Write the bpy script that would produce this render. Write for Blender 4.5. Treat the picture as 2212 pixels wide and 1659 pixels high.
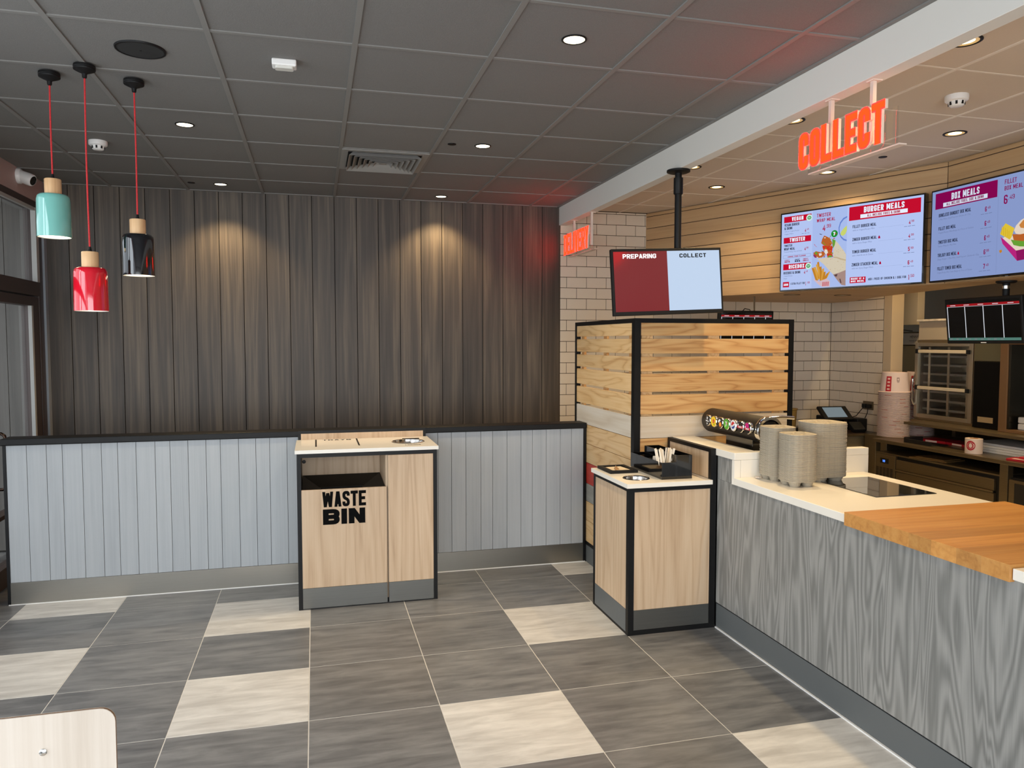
import bpy, bmesh, math, random
from mathutils import Vector, Matrix
random.seed(7)
scene = bpy.context.scene
for o in list(bpy.data.objects): bpy.data.objects.remove(o)
COL = scene.collection
PI = math.pi

# ------------------------------------------------------------------ camera
cam_d = bpy.data.cameras.new('camera'); cam = bpy.data.objects.new('camera', cam_d); COL.objects.link(cam)
cam_d.sensor_fit = 'HORIZONTAL'; cam_d.sensor_width = 36.0; cam_d.lens = 36.0 * 1638.0 / 2212.0
cam_d.clip_start = 0.05; cam_d.clip_end = 200
YAW, PITCH = 0.2548, -0.0555
fwd = Vector((math.sin(YAW)*math.cos(PITCH), math.cos(YAW)*math.cos(PITCH), math.sin(PITCH)))
cam.location = (0, 0, 1.74)
cam.rotation_euler = fwd.to_track_quat('-Z', 'Y').to_euler()
scene.camera = cam

# ------------------------------------------------------------------ world, daylight, exposure
world = bpy.data.worlds.new('world'); scene.world = world; world.use_nodes = True
bgn = world.node_tree.nodes['Background']
bgn.inputs[0].default_value = (0.84, 0.92, 1.0, 1); bgn.inputs[1].default_value = 2.2
vs = scene.view_settings
vs.view_transform = 'Standard'; vs.look = 'None'; vs.gamma = 1.0; vs.exposure = 0.0; vs.use_curve_mapping = False
def area_light(name, loc, target, sx, sy, power, col):
    d = bpy.data.lights.new(name, 'AREA'); d.shape = 'RECTANGLE'; d.size = sx; d.size_y = sy; d.energy = power; d.color = col
    o = bpy.data.objects.new(name, d); COL.objects.link(o); o.location = loc
    o.rotation_euler = (Vector(target)-Vector(loc)).to_track_quat('-Z', 'Z').to_euler()
    return o
# overcast daylight entering by the shop windows on the left and behind the photographer
area_light('daylight_side_windows', (-2.45, 2.0, 1.50), (1.0, 2.0, 1.50), 6.2, 2.6, 235, (0.86, 0.935, 1.0))
area_light('daylight_front_windows', (0.1, -2.95, 1.45), (0.1, 1.0, 1.45), 4.3, 2.7, 215, (0.96, 0.98, 1.0))
SPOT_DINING = 85; SPOT_WALL = 72; SPOT_KITCHEN = 70
WARM = (1.0, 0.85, 0.62); WARM2 = (1.0, 0.73, 0.38)

# ------------------------------------------------------------------ materials
MATS = {}
def s2l(c):
    return tuple(((v/255.0)/12.92 if v/255.0 <= 0.04045 else ((v/255.0+0.055)/1.055)**2.4) for v in c)
def mat(name, rgb, rough=0.5, metal=0.0, emit=None, estr=0.0, noise=0.0, nscale=40.0, coat=0.0, spec=0.5, bump=0.0, stretch=(1,1,1)):
    """plain procedural material; rgb in sRGB 0..255"""
    if name in MATS: return MATS[name]
    m = bpy.data.materials.new(name); m.use_nodes = True; nt = m.node_tree; N = nt.nodes
    b = N['Principled BSDF']; c = s2l(rgb)
    b.inputs['Base Color'].default_value = (*c, 1); b.inputs['Roughness'].default_value = rough
    b.inputs['Metallic'].default_value = metal; b.inputs['Coat Weight'].default_value = coat
    b.inputs['Specular IOR Level'].default_value = spec
    if emit is not None:
        b.inputs['Emission Color'].default_value = (*s2l(emit), 1); b.inputs['Emission Strength'].default_value = estr
    if noise > 0 or bump > 0:
        tc = N.new('ShaderNodeTexCoord'); mp = N.new('ShaderNodeMapping'); mp.inputs['Scale'].default_value = stretch
        nz = N.new('ShaderNodeTexNoise'); nz.inputs['Scale'].default_value = nscale; nz.inputs['Detail'].default_value = 5
        nt.links.new(tc.outputs['Object'], mp.inputs[0]); nt.links.new(mp.outputs[0], nz.inputs['Vector'])
        if noise > 0:
            r = N.new('ShaderNodeValToRGB')
            r.color_ramp.elements[0].position = 0.25; r.color_ramp.elements[1].position = 0.75
            r.color_ramp.elements[0].color = (*[max(0, v*(1-noise)) for v in c], 1)
            r.color_ramp.elements[1].color = (*[min(1, v*(1+noise)) for v in c], 1)
            nt.links.new(nz.outputs['Fac'], r.inputs[0]); nt.links.new(r.outputs[0], b.inputs['Base Color'])
        if bump > 0:
            bp = N.new('ShaderNodeBump'); bp.inputs['Strength'].default_value = bump; bp.inputs['Distance'].default_value = 0.002
            nt.links.new(nz.outputs['Fac'], bp.inputs['Height']); nt.links.new(bp.outputs[0], b.inputs['Normal'])
    MATS[name] = m; return m
def wood(name, dark, mid, light, axis='Z', fig=3.0, rings=9.0, streak=55.0, length=0.12, rough=0.45, ring_amt=0.45, vary=0.12, coat=0.0, rpow=0.5, mids=0.35):
    """grain: contour lines of a stretched noise (cathedral figure) plus fine streaks along the axis"""
    if name in MATS: return MATS[name]
    m = bpy.data.materials.new(name); m.use_nodes = True; nt = m.node_tree; N = nt.nodes; L = nt.links
    b = N['Principled BSDF']; b.inputs['Roughness'].default_value = rough; b.inputs['Coat Weight'].default_value = coat
    tc = N.new('ShaderNodeTexCoord'); oi = N.new('ShaderNodeObjectInfo')
    mul = N.new('ShaderNodeMath'); mul.operation = 'MULTIPLY'; mul.inputs[1].default_value = 37.0; L.new(oi.outputs['Random'], mul.inputs[0])
    add = N.new('ShaderNodeVectorMath'); add.operation = 'ADD'; L.new(tc.outputs['Object'], add.inputs[0]); L.new(mul.outputs[0], add.inputs[1])
    def mapping(s):
        mp = N.new('ShaderNodeMapping'); v = [s, s, s]; v['XYZ'.index(axis)] = s*length; mp.inputs['Scale'].default_value = v
        L.new(add.outputs[0], mp.inputs[0]); return mp
    n1 = N.new('ShaderNodeTexNoise'); n1.inputs['Scale'].default_value = 1.0; n1.inputs['Detail'].default_value = 2.0; n1.inputs['Distortion'].default_value = 0.35
    L.new(mapping(fig).outputs[0], n1.inputs['Vector'])
    sc = N.new('ShaderNodeMath'); sc.operation = 'MULTIPLY'; sc.inputs[1].default_value = rings*2*PI; L.new(n1.outputs['Fac'], sc.inputs[0])
    sn = N.new('ShaderNodeMath'); sn.operation = 'SINE'; L.new(sc.outputs[0], sn.inputs[0])
    mr = N.new('ShaderNodeMapRange'); mr.inputs['From Min'].default_value = -1; mr.inputs['From Max'].default_value = 1; L.new(sn.outputs[0], mr.inputs['Value'])
    pw = N.new('ShaderNodeMath'); pw.operation = 'POWER'; pw.inputs[1].default_value = rpow; L.new(mr.outputs[0], pw.inputs[0])
    n2 = N.new('ShaderNodeTexNoise'); n2.inputs['Scale'].default_value = 1.0; n2.inputs['Detail'].default_value = 6.0; n2.inputs['Roughness'].default_value = 0.65
    mp2 = N.new('ShaderNodeMapping'); v = [streak]*3; v['XYZ'.index(axis)] = streak*0.022; mp2.inputs['Scale'].default_value = v
    L.new(add.outputs[0], mp2.inputs[0]); L.new(mp2.outputs[0], n2.inputs['Vector'])
    mx = N.new('ShaderNodeMix'); mx.data_type = 'FLOAT'; mx.inputs[0].default_value = ring_amt; L.new(n2.outputs['Fac'], mx.inputs[2]); L.new(pw.outputs[0], mx.inputs[3])
    n3 = N.new('ShaderNodeTexNoise'); n3.inputs['Scale'].default_value = 1.0; n3.inputs['Detail'].default_value = 3.0
    mp3 = N.new('ShaderNodeMapping'); v = [streak*.22]*3; v['XYZ'.index(axis)] = streak*0.010; mp3.inputs['Scale'].default_value = v
    L.new(add.outputs[0], mp3.inputs[0]); L.new(mp3.outputs[0], n3.inputs['Vector'])
    mx0 = N.new('ShaderNodeMix'); mx0.data_type = 'FLOAT'; mx0.inputs[0].default_value = mids; L.new(mx.outputs[0], mx0.inputs[2]); L.new(n3.outputs['Fac'], mx0.inputs[3]); mx = mx0
    r = N.new('ShaderNodeValToRGB'); e = r.color_ramp.elements
    e[0].position = 0.22; e[0].color = (*s2l(dark), 1); e[1].position = 0.80; e[1].color = (*s2l(light), 1)
    k = e.new(0.5); k.color = (*s2l(mid), 1)
    L.new(mx.outputs[0], r.inputs[0])
    hs = N.new('ShaderNodeHueSaturation')
    vr = N.new('ShaderNodeMapRange'); vr.inputs['To Min'].default_value = 1-vary; vr.inputs['To Max'].default_value = 1+vary; L.new(oi.outputs['Random'], vr.inputs['Value'])
    L.new(vr.outputs[0], hs.inputs['Value']); L.new(r.outputs[0], hs.inputs['Color']); L.new(hs.outputs[0], b.inputs['Base Color'])
    bp = N.new('ShaderNodeBump'); bp.inputs['Strength'].default_value = 0.12; bp.inputs['Distance'].default_value = 0.001
    L.new(n2.outputs['Fac'], bp.inputs['Height']); L.new(bp.outputs[0], b.inputs['Normal'])
    MATS[name] = m; return m
def glass(name, tint=(250, 250, 250), refl=1.0):
    if name in MATS: return MATS[name]
    m = bpy.data.materials.new(name); m.use_nodes = True; nt = m.node_tree; N = nt.nodes; L = nt.links
    N.remove(N['Principled BSDF']); out = N['Material Output']
    t = N.new('ShaderNodeBsdfTransparent'); t.inputs[0].default_value = (*s2l(tint), 1)
    g = N.new('ShaderNodeBsdfGlossy'); g.inputs['Roughness'].default_value = 0.01
    f = N.new('ShaderNodeFresnel'); f.inputs['IOR'].default_value = 1.5
    ge = N.new('ShaderNodeNewGeometry'); iv = N.new('ShaderNodeMath'); iv.operation = 'SUBTRACT'; iv.inputs[0].default_value = 1.0; L.new(ge.outputs['Backfacing'], iv.inputs[1])
    ml = N.new('ShaderNodeMath'); ml.operation = 'MULTIPLY'; L.new(f.outputs[0], ml.inputs[0]); L.new(iv.outputs[0], ml.inputs[1])
    mx = N.new('ShaderNodeMixShader'); L.new(ml.outputs[0], mx.inputs[0]); L.new(t.outputs[0], mx.inputs[1]); L.new(g.outputs[0], mx.inputs[2])
    L.new(mx.outputs[0], out.inputs[0]); MATS[name] = m; return m
def tile_mat(name, dark, light, rough):
    """cloudy stone-effect porcelain with horizontal streaks, every tile offset by its own random"""
    if name in MATS: return MATS[name]
    m = bpy.data.materials.new(name); m.use_nodes = True; nt = m.node_tree; N = nt.nodes; L = nt.links
    b = N['Principled BSDF']; b.inputs['Roughness'].default_value = rough
    tc = N.new('ShaderNodeTexCoord'); oi = N.new('ShaderNodeObjectInfo')
    mul = N.new('ShaderNodeMath'); mul.operation = 'MULTIPLY'; mul.inputs[1].default_value = 61.0; L.new(oi.outputs['Random'], mul.inputs[0])
    add = N.new('ShaderNodeVectorMath'); add.operation = 'ADD'; L.new(tc.outputs['Object'], add.inputs[0]); L.new(mul.outputs[0], add.inputs[1])
    mp = N.new('ShaderNodeMapping'); mp.inputs['Scale'].default_value = (3.2, 17.0, 1.0); L.new(add.outputs[0], mp.inputs[0])
    n = N.new('ShaderNodeTexNoise'); n.inputs['Scale'].default_value = 1.0; n.inputs['Detail'].default_value = 8; n.inputs['Roughness'].default_value = 0.62; n.inputs['Distortion'].default_value = 0.4
    L.new(mp.outputs[0], n.inputs['Vector'])
    r = N.new('ShaderNodeValToRGB'); r.color_ramp.elements[0].position = 0.33; r.color_ramp.elements[1].position = 0.68
    r.color_ramp.elements[0].color = (*s2l(dark), 1); r.color_ramp.elements[1].color = (*s2l(light), 1)
    L.new(n.outputs['Fac'], r.inputs[0])
    hs = N.new('ShaderNodeHueSaturation'); vr = N.new('ShaderNodeMapRange'); vr.inputs['To Min'].default_value = 0.93; vr.inputs['To Max'].default_value = 1.07
    L.new(oi.outputs['Random'], vr.inputs['Value']); L.new(vr.outputs[0], hs.inputs['Value']); L.new(r.outputs[0], hs.inputs['Color'])
    L.new(hs.outputs[0], b.inputs['Base Color']); MATS[name] = m; return m
def emis(name, rgb, strength):
    if name in MATS: return MATS[name]
    m = bpy.data.materials.new(name); m.use_nodes = True; nt = m.node_tree; N = nt.nodes
    N.remove(N['Principled BSDF']); e = N.new('ShaderNodeEmission'); e.inputs[0].default_value = (*s2l(rgb), 1); e.inputs[1].default_value = strength
    nt.links.new(e.outputs[0], N['Material Output'].inputs[0]); MATS[name] = m; return m

M_floor_dark = tile_mat('floor_tile_dark', (86, 86, 87), (126, 125, 124), 0.36)
M_floor_light = tile_mat('floor_tile_light', (178, 173, 166), (214, 210, 203), 0.42)
M_grout = mat('grout', (206, 202, 194), 0.85)
M_plank = wood('dark_wall_plank', (38, 33, 29), (78, 69, 60), (124, 110, 92), 'Z', fig=9.0, rings=4.0, streak=55, length=0.045, rough=0.5, ring_amt=0.20, vary=0.12, rpow=1.0, mids=.40)
M_black = mat('black_powder_coat', (9, 9, 10), 0.5, spec=0.3)
M_blackgloss = mat('black_gloss', (10, 10, 11), 0.12, coat=0.5)
M_rubber = mat('black_matt_plastic', (13, 13, 14), 0.55, spec=0.3)
M_ceil = mat('ceiling_tile_grey', (117, 115, 112), 0.95, noise=0.10, nscale=220, bump=0.3)
M_tee = mat('ceiling_tee_grey', (126, 124, 120), 0.7)
M_kceil = mat('kitchen_ceiling_white', (205, 190, 172), 0.9, noise=0.03, nscale=200)
M_ktee = mat('kitchen_tee_white', (226, 214, 198), 0.6)
M_white = mat('white_paint', (222, 218, 210), 0.6)
M_whiteplastic = mat('white_plastic', (232, 230, 226), 0.35)
M_fascia = mat('fascia_paint', (182, 158, 152), 0.6)
M_partition = wood('pale_grey_plank', (150, 154, 158), (166, 170, 173), (178, 181, 183), 'Z', fig=4, rings=3, streak=70, length=0.06, rough=0.5, ring_amt=0.15, vary=0.03)
M_steel = mat('brushed_steel', (150, 146, 138), 0.34, 1.0, noise=0.06, nscale=60, stretch=(0.05, 1, 12))
M_steel_dark = mat('steel_kick_plate', (112, 112, 108), 0.40, 0.85, noise=0.06, nscale=40, stretch=(0.06, 1, 10))
M_kick = mat('grey_kick_board', (92, 95, 95), 0.5)
M_chrome = mat('chrome', (210, 210, 208), 0.08, 1.0)
M_oak = wood('oak_laminate', (166, 137, 106), (195, 167, 136), (210, 186, 157), 'Z', fig=6, rings=8, streak=120, length=0.07, rough=0.5, ring_amt=0.28, vary=0.02, rpow=.6)
M_solid = mat('white_solid_surface', (236, 230, 218), 0.28, coat=0.2)
M_greywood = wood('grey_elm_panel', (104, 104, 100), (132, 131, 127), (160, 158, 153), 'Z', fig=6.5, rings=15, streak=220, length=0.11, rough=0.5, ring_amt=0.42, vary=0.0, rpow=.9, mids=.28)
M_pine = wood('pine_slat', (158, 108, 62), (198, 152, 98), (214, 176, 122), 'X', fig=7, rings=9, streak=90, length=0.14, rough=0.42, ring_amt=0.40, vary=0.08, rpow=.4, mids=.25)
M_pine_y = wood('pine_slat_side', (176, 130, 82), (212, 174, 122), (226, 194, 148), 'Y', fig=7, rings=8, streak=90, length=0.14, rough=0.42, ring_amt=0.36, vary=0.07, rpow=.4, mids=.25)
M_wash = wood('whitewashed_slat', (168, 140, 108), (204, 188, 166), (226, 220, 212), 'X', fig=6, rings=3, streak=26, length=0.10, rough=0.45, ring_amt=0.2, vary=0.03)
M_wash_y = wood('whitewashed_slat_side', (176, 152, 124), (210, 198, 180), (228, 224, 218), 'Y', fig=6, rings=3, streak=26, length=0.10, rough=0.45, ring_amt=0.2, vary=0.03)
M_red_y = wood('red_slat', (150, 44, 34), (176, 56, 44), (192, 76, 62), 'Y', fig=6, rings=3, streak=30, length=0.1, ring_amt=0.2, vary=0.0)
M_blue_y = wood('grey_blue_slat', (118, 116, 108), (148, 146, 138), (176, 174, 166), 'Y', fig=6, rings=3, streak=30, length=0.1, ring_amt=0.3, vary=0.0)
M_bulk = wood('bulkhead_board', (158, 126, 88), (182, 148, 106), (196, 164, 122), 'X', fig=6, rings=4, streak=50, length=0.08, rough=0.5, ring_amt=0.25, vary=0.04)
M_gap = mat('board_joint_dark', (70, 50, 34), 0.8)
M_butcher = wood('oak_worktop_stave', (166, 108, 52), (194, 136, 70), (210, 156, 88), 'X', fig=9, rings=5, streak=80, length=0.06, rough=0.38, ring_amt=0.25, vary=0.16, coat=0.15)
M_tilewhite = mat('cream_wall_tile', (222, 210, 192), 0.18, coat=0.3)
M_walltgrout = mat('tile_grout_brown', (84, 66, 50), 0.9)
M_frame = mat('bronze_window_frame', (74, 62, 58), 0.4, 0.2)
M_framelight = mat('pale_window_bead', (176, 176, 172), 0.5)
M_glass = glass('window_glass')
M_cream = mat('cream_post', (196, 178, 150), 0.6)
M_pulp = mat('moulded_pulp', (168, 158, 140), 0.9, noise=0.12, nscale=90, bump=0.5)
M_lightwood = wood('beech_neck', (196, 150, 104), (218, 176, 130), (230, 194, 150), 'Z', fig=14, rings=4, streak=120, length=0.1, ring_amt=0.25, vary=0.02)
M_lamp_on = emis('lamp_diffuser', (255, 236, 196), 9.0)
M_lamp_k = emis('kitchen_lamp_diffuser', (255, 222, 160), 5.0)
M_red_cord = mat('red_fabric_cord', (196, 40, 44), 0.7, noise=0.35, nscale=400, stretch=(1, 1, 0.4))

# ------------------------------------------------------------------ mesh helpers
def box(bm, x0, x1, y0, y1, z0, z1, bev=0.0):
    v = [bm.verts.new((x, y, z)) for z in (z0, z1) for y in (y0, y1) for x in (x0, x1)]
    F = [(0,2,3,1),(4,5,7,6),(0,1,5,4),(2,6,7,3),(0,4,6,2),(1,3,7,5)]
    fs = [bm.faces.new([v[i] for i in f]) for f in F]
    if bev > 0:
        es = list({e for f in fs for e in f.edges})
        bmesh.ops.bevel(bm, geom=es, offset=bev, segments=2, profile=0.5, affect='EDGES')
    return bm
def lathe(bm, prof, c=(0,0,0), n=32, axis='Z', cap=True):
    """profile of (radius, height) revolved about an axis through c"""
    rings = []
    for r, h in prof:
        ring = []
        for i in range(n):
            a = 2*PI*i/n; p = (r*math.cos(a), r*math.sin(a), h)
            if axis == 'X': p = (p[2], p[0], p[1])
            elif axis == 'Y': p = (p[1], p[2], p[0])
            ring.append(bm.verts.new((c[0]+p[0], c[1]+p[1], c[2]+p[2])))
        rings.append(ring)
    for a, b in zip(rings, rings[1:]):
        for i in range(n):
            bm.faces.new((a[i], a[(i+1) % n], b[(i+1) % n], b[i]))
    if cap:
        if prof[0][0] > 1e-6: bm.faces.new(list(reversed(rings[0])))
        if prof[-1][0] > 1e-6: bm.faces.new(rings[-1])
    return bm
def tube(bm, pts, r, n=10):
    pts = [Vector(p) for p in pts]; rings = []; prev = None
    for i, p in enumerate(pts):
        d = (pts[min(i+1, len(pts)-1)] - pts[max(i-1, 0)]).normalized()
        ref = Vector((0,0,1)) if abs(d.z) < 0.9 else Vector((1,0,0))
        u = d.cross(ref).normalized(); w = d.cross(u).normalized()
        rings.append([bm.verts.new(p + (u*math.cos(2*PI*k/n) + w*math.sin(2*PI*k/n))*r) for k in range(n)])
    for a, b in zip(rings, rings[1:]):
        for k in range(n): bm.faces.new((a[k], a[(k+1) % n], b[(k+1) % n], b[k]))
    bm.faces.new(list(reversed(rings[0]))); bm.faces.new(rings[-1]); return bm
def prism(bm, poly, z0, z1):
    a = [bm.verts.new((x, y, z0)) for x, y in poly]; b = [bm.verts.new((x, y, z1)) for x, y in poly]
    n = len(poly); bm.faces.new(list(reversed(a))); bm.faces.new(b)
    for i in range(n): bm.faces.new((a[i], a[(i+1) % n], b[(i+1) % n], b[i]))
    return bm
def rrect(cx, cy, w, h, r, n=5):
    pts = []
    for sx, sy, a0 in ((1,1,0),(-1,1,90),(-1,-1,180),(1,-1,270)):
        for k in range(n+1):
            a = math.radians(a0 + 90*k/n); pts.append((cx+sx*(w/2-r)+r*math.cos(a), cy+sy*(h/2-r)+r*math.sin(a)))
    return pts
def frame_mat(o, r, u):
    r = Vector(r).normalized(); u = Vector(u).normalized(); n = r.cross(u)
    return Matrix(((r.x,u.x,n.x,o[0]),(r.y,u.y,n.y,o[1]),(r.z,u.z,n.z,o[2]),(0,0,0,1)))
def slab_hole(x0, x1, y0, y1, z0, z1, cx, cy, r):
    bm = bmesh.new(); angs = [2*PI*i/40 for i in range(40)] + [math.atan2(y-cy, x-cx) % (2*PI) for x in (x0, x1) for y in (y0, y1)]
    angs = sorted(set(round(a, 6) for a in angs)); n = len(angs); C = []; O = []
    for a in angs:
        dx, dy = math.cos(a), math.sin(a); ts = []
        if abs(dx) > 1e-9: ts.append(((x1 if dx > 0 else x0)-cx)/dx)
        if abs(dy) > 1e-9: ts.append(((y1 if dy > 0 else y0)-cy)/dy)
        q = min(ts); C.append((cx+r*dx, cy+r*dy)); O.append((cx+q*dx, cy+q*dy))
    R = [[bm.verts.new((*p, z)) for p in P_] for P_, z in ((C, z0), (C, z1), (O, z1), (O, z0))]
    for k in range(4):
        A, D = R[k], R[(k+1) % 4]
        for i in range(n): bm.faces.new((A[i], A[(i+1) % n], D[(i+1) % n], D[i]))
    return bm
def B(): return bmesh.new()
def smooth(me, ang=40):
    for p in me.polygons: p.use_smooth = True
    try: me.set_sharp_from_angle(angle=math.radians(ang))
    except Exception: pass
def obj(name, bm, m, parent=None, sm=False, matrix=None, local=False):
    """one mesh object; geometry in world coordinates unless local (then relative to the parent)"""
    if matrix is not None: bm.transform(matrix)
    bmesh.ops.recalc_face_normals(bm, faces=bm.faces)
    me = bpy.data.meshes.new(name); bm.to_mesh(me); bm.free()
    for x in (m if isinstance(m, (list, tuple)) else [m]): me.materials.append(x)
    if sm: smooth(me)
    o = bpy.data.objects.new(name, me); COL.objects.link(o)
    if parent is not None:
        o.parent = parent
        if not local and parent.type == 'EMPTY': o.matrix_parent_inverse = Matrix.Translation(-Vector(parent.location))
    return o
def inst(name, me, loc, parent=None, rot=None):
    o = bpy.data.objects.new(name, me); COL.objects.link(o); o.location = loc
    if rot: o.rotation_euler = rot
    if parent is not None:
        o.parent = parent
        if parent.type == 'EMPTY': o.matrix_parent_inverse = Matrix.Translation(-Vector(parent.location))
    return o
def tag(o, label, cat, group=None):
    o['label'] = label; o['category'] = cat
    if group: o['group'] = group
    return o
def thing(name, label, cat, loc=(0,0,0), group=None):
    o = bpy.data.objects.new(name, None); COL.objects.link(o); o.location = loc; o.empty_display_size = 0.1
    return tag(o, label, cat, group)
def struct(o, label=None, cat=None):
    o['kind'] = 'structure'
    if label: o['label'] = label; o['category'] = cat
    return o
def copy_tree(root, loc, label, group):
    r = root.copy(); COL.objects.link(r); r.location = loc; r['label'] = label; r['group'] = group
    for ch in list(root.children):
        c = ch.copy(); COL.objects.link(c); c.parent = r
        for g in list(ch.children):
            d = g.copy(); COL.objects.link(d); d.parent = c
    return r
def mesh_of(bm, m, sm=False, name='piece'):
    bmesh.ops.recalc_face_normals(bm, faces=bm.faces)
    me = bpy.data.meshes.new(name); bm.to_mesh(me); bm.free(); me.materials.append(m)
    if sm: smooth(me)
    return me

# ------------------------------------------------------------------ condensed lettering drawn with strokes
def glyph(ch, w, t):
    L, R, Bt, T, M, C = t/2, w-t/2, t/2, 1-t/2, 0.5, w/2
    r = 1
    G = {
    'A': [([(L*1.1,0),(C-t*.08,1.0)],0),([(w-L*1.1,0),(C+t*.08,1.0)],0),([(w*0.25,0.27),(w*0.75,0.27)],0)],
    'B': [([(L,0),(L,T),(R,T,r),(R,M,r),(L,M)],0),([(L,M),(R,M,r),(R,Bt,r),(0,Bt)],0)],
    'C': [([(R,0.64),(R,T,r),(L,T,r),(L,Bt,r),(R,Bt,r),(R,0.36)],0)],
    'D': [([(L,Bt),(L,T),(R,T,r),(R,Bt,r)],1)],
    'E': [([(w,T),(L,T),(L,Bt),(w,Bt)],0),([(L,M),(w*0.88,M)],0)],
    'F': [([(w,T),(L,T),(L,0)],0),([(L,M),(w*0.85,M)],0)],
    'G': [([(R,0.66),(R,T,r),(L,T,r),(L,Bt,r),(R,Bt,r),(R,0.47),(C,0.47)],0)],
    'H': [([(L,0),(L,1)],0),([(R,0),(R,1)],0),([(L,M),(R,M)],0)],
    'I': [([(C,0),(C,1)],0)],
    'J': [([(R,1),(R,Bt,r),(L,Bt,r),(L,0.35)],0)],
    'K': [([(L,0),(L,1)],0),([(R,1),(L+t*.3,0.42)],0),([(C*0.95,0.56),(R,0)],0)],
    'L': [([(L,1),(L,Bt),(w,Bt)],0)],
    'M': [([(L,0),(L,1)],0),([(R,0),(R,1)],0),([(L,1),(C,0.22)],0),([(R,1),(C,0.22)],0)],
    'N': [([(L,0),(L,1)],0),([(R,0),(R,1)],0),([(L,1),(R,0)],0)],
    'O': [([(L,Bt,r),(L,T,r),(R,T,r),(R,Bt,r)],1)],
    'P': [([(L,0),(L,T),(R,T,r),(R,0.44,r),(L,0.44)],0)],
    'Q': [([(L,Bt,r),(L,T,r),(R,T,r),(R,Bt,r)],1),([(C,0.25),(w,-0.05)],0)],
    'R': [([(L,0),(L,T),(R,T,r),(R,0.47,r),(L,0.47)],0),([(C,0.47),(R,0)],0)],
    'S': [([(R,0.68),(R,T,r),(L,T,r),(L,0.56,r),(R,0.44,r),(R,Bt,r),(L,Bt,r),(L,0.32)],0)],
    'T': [([(0,T),(w,T)],0),([(C,0),(C,T)],0)],
    'U': [([(L,1),(L,Bt,r),(R,Bt,r),(R,1)],0)],
    'V': [([(L*1.1,1),(C-t*.08,0.0)],0),([(w-L*1.1,1),(C+t*.08,0)],0)],
    'W': [([(L*1.05,1),(w*0.27,0.0)],0),([(w*.27,0),(C,0.92)],0),([(C,.92),(w*0.73,0.0)],0),([(w*.73,0),(w-L*1.05,1)],0)],
    'X': [([(L,0),(R,1)],0),([(L,1),(R,0)],0)],
    'Y': [([(L*1.1,1),(C,0.40)],0),([(w-L*1.1,1),(C,0.40)],0),([(C,0),(C,0.47)],0)],
    'Z': [([(0,T),(R,T),(L,Bt),(w,Bt)],0)],
    '0': [([(L,Bt,r),(L,T,r),(R,T,r),(R,Bt,r)],1)],
    '1': [([(L*0.6,0.8),(C,T),(C,0)],0)],
    '2': [([(L,0.7),(L,T,r),(R,T,r),(R,0.55),(L,Bt),(w,Bt)],0)],
    '4': [([(R*0.85,0),(R*0.85,1),(L,0.3),(w,0.3)],0)],
    '5': [([(w,T),(L,T),(L,0.55),(R,0.55,r),(R,Bt,r),(L,Bt,r),(L,0.3)],0)],
    '6': [([(R,0.72),(R,T,r),(L,T,r),(L,Bt,r),(R,Bt,r),(R,0.52,r),(L,0.52)],0)],
    '7': [([(0,T),(R,T),(C*0.9,0)],0)],
    '9': [([(R,0.48),(L,0.48,r),(L,T,r),(R,T,r),(R,Bt,r),(L,Bt,r),(L,0.28)],0)],
    '&': [([(w,0),(L,0.72),(L,T,r),(R*0.85,T,r),(R*0.85,0.68),(L,0.42),(L,Bt,r),(C,Bt,r),(w,0.42)],0)],
    '.': [([(C-t/2,t*0.45),(C+t/2,t*0.45)],0)],
    ',': [([(C,t*0.9),(C-t*.3,-t*0.6)],0)],
    }
    return G.get(ch, [])
def round_poly(pts, closed, rad):
    out = []; n = len(pts)
    for i, p in enumerate(pts):
        if len(p) < 3 or (not closed and i in (0, n-1)): out.append(Vector(p[:2])); continue
        q = Vector(p[:2]); a = Vector(pts[i-1][:2]); b = Vector(pts[(i+1) % n][:2])
        da, db = (a-q), (b-q); rr = min(rad, da.length*0.48, db.length*0.48)
        p0 = q + da.normalized()*rr; p1 = q + db.normalized()*rr
        for k in range(5):
            s = k/4; out.append(p0*(1-s)**2 + q*2*s*(1-s) + p1*s*s)
    return out
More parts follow.
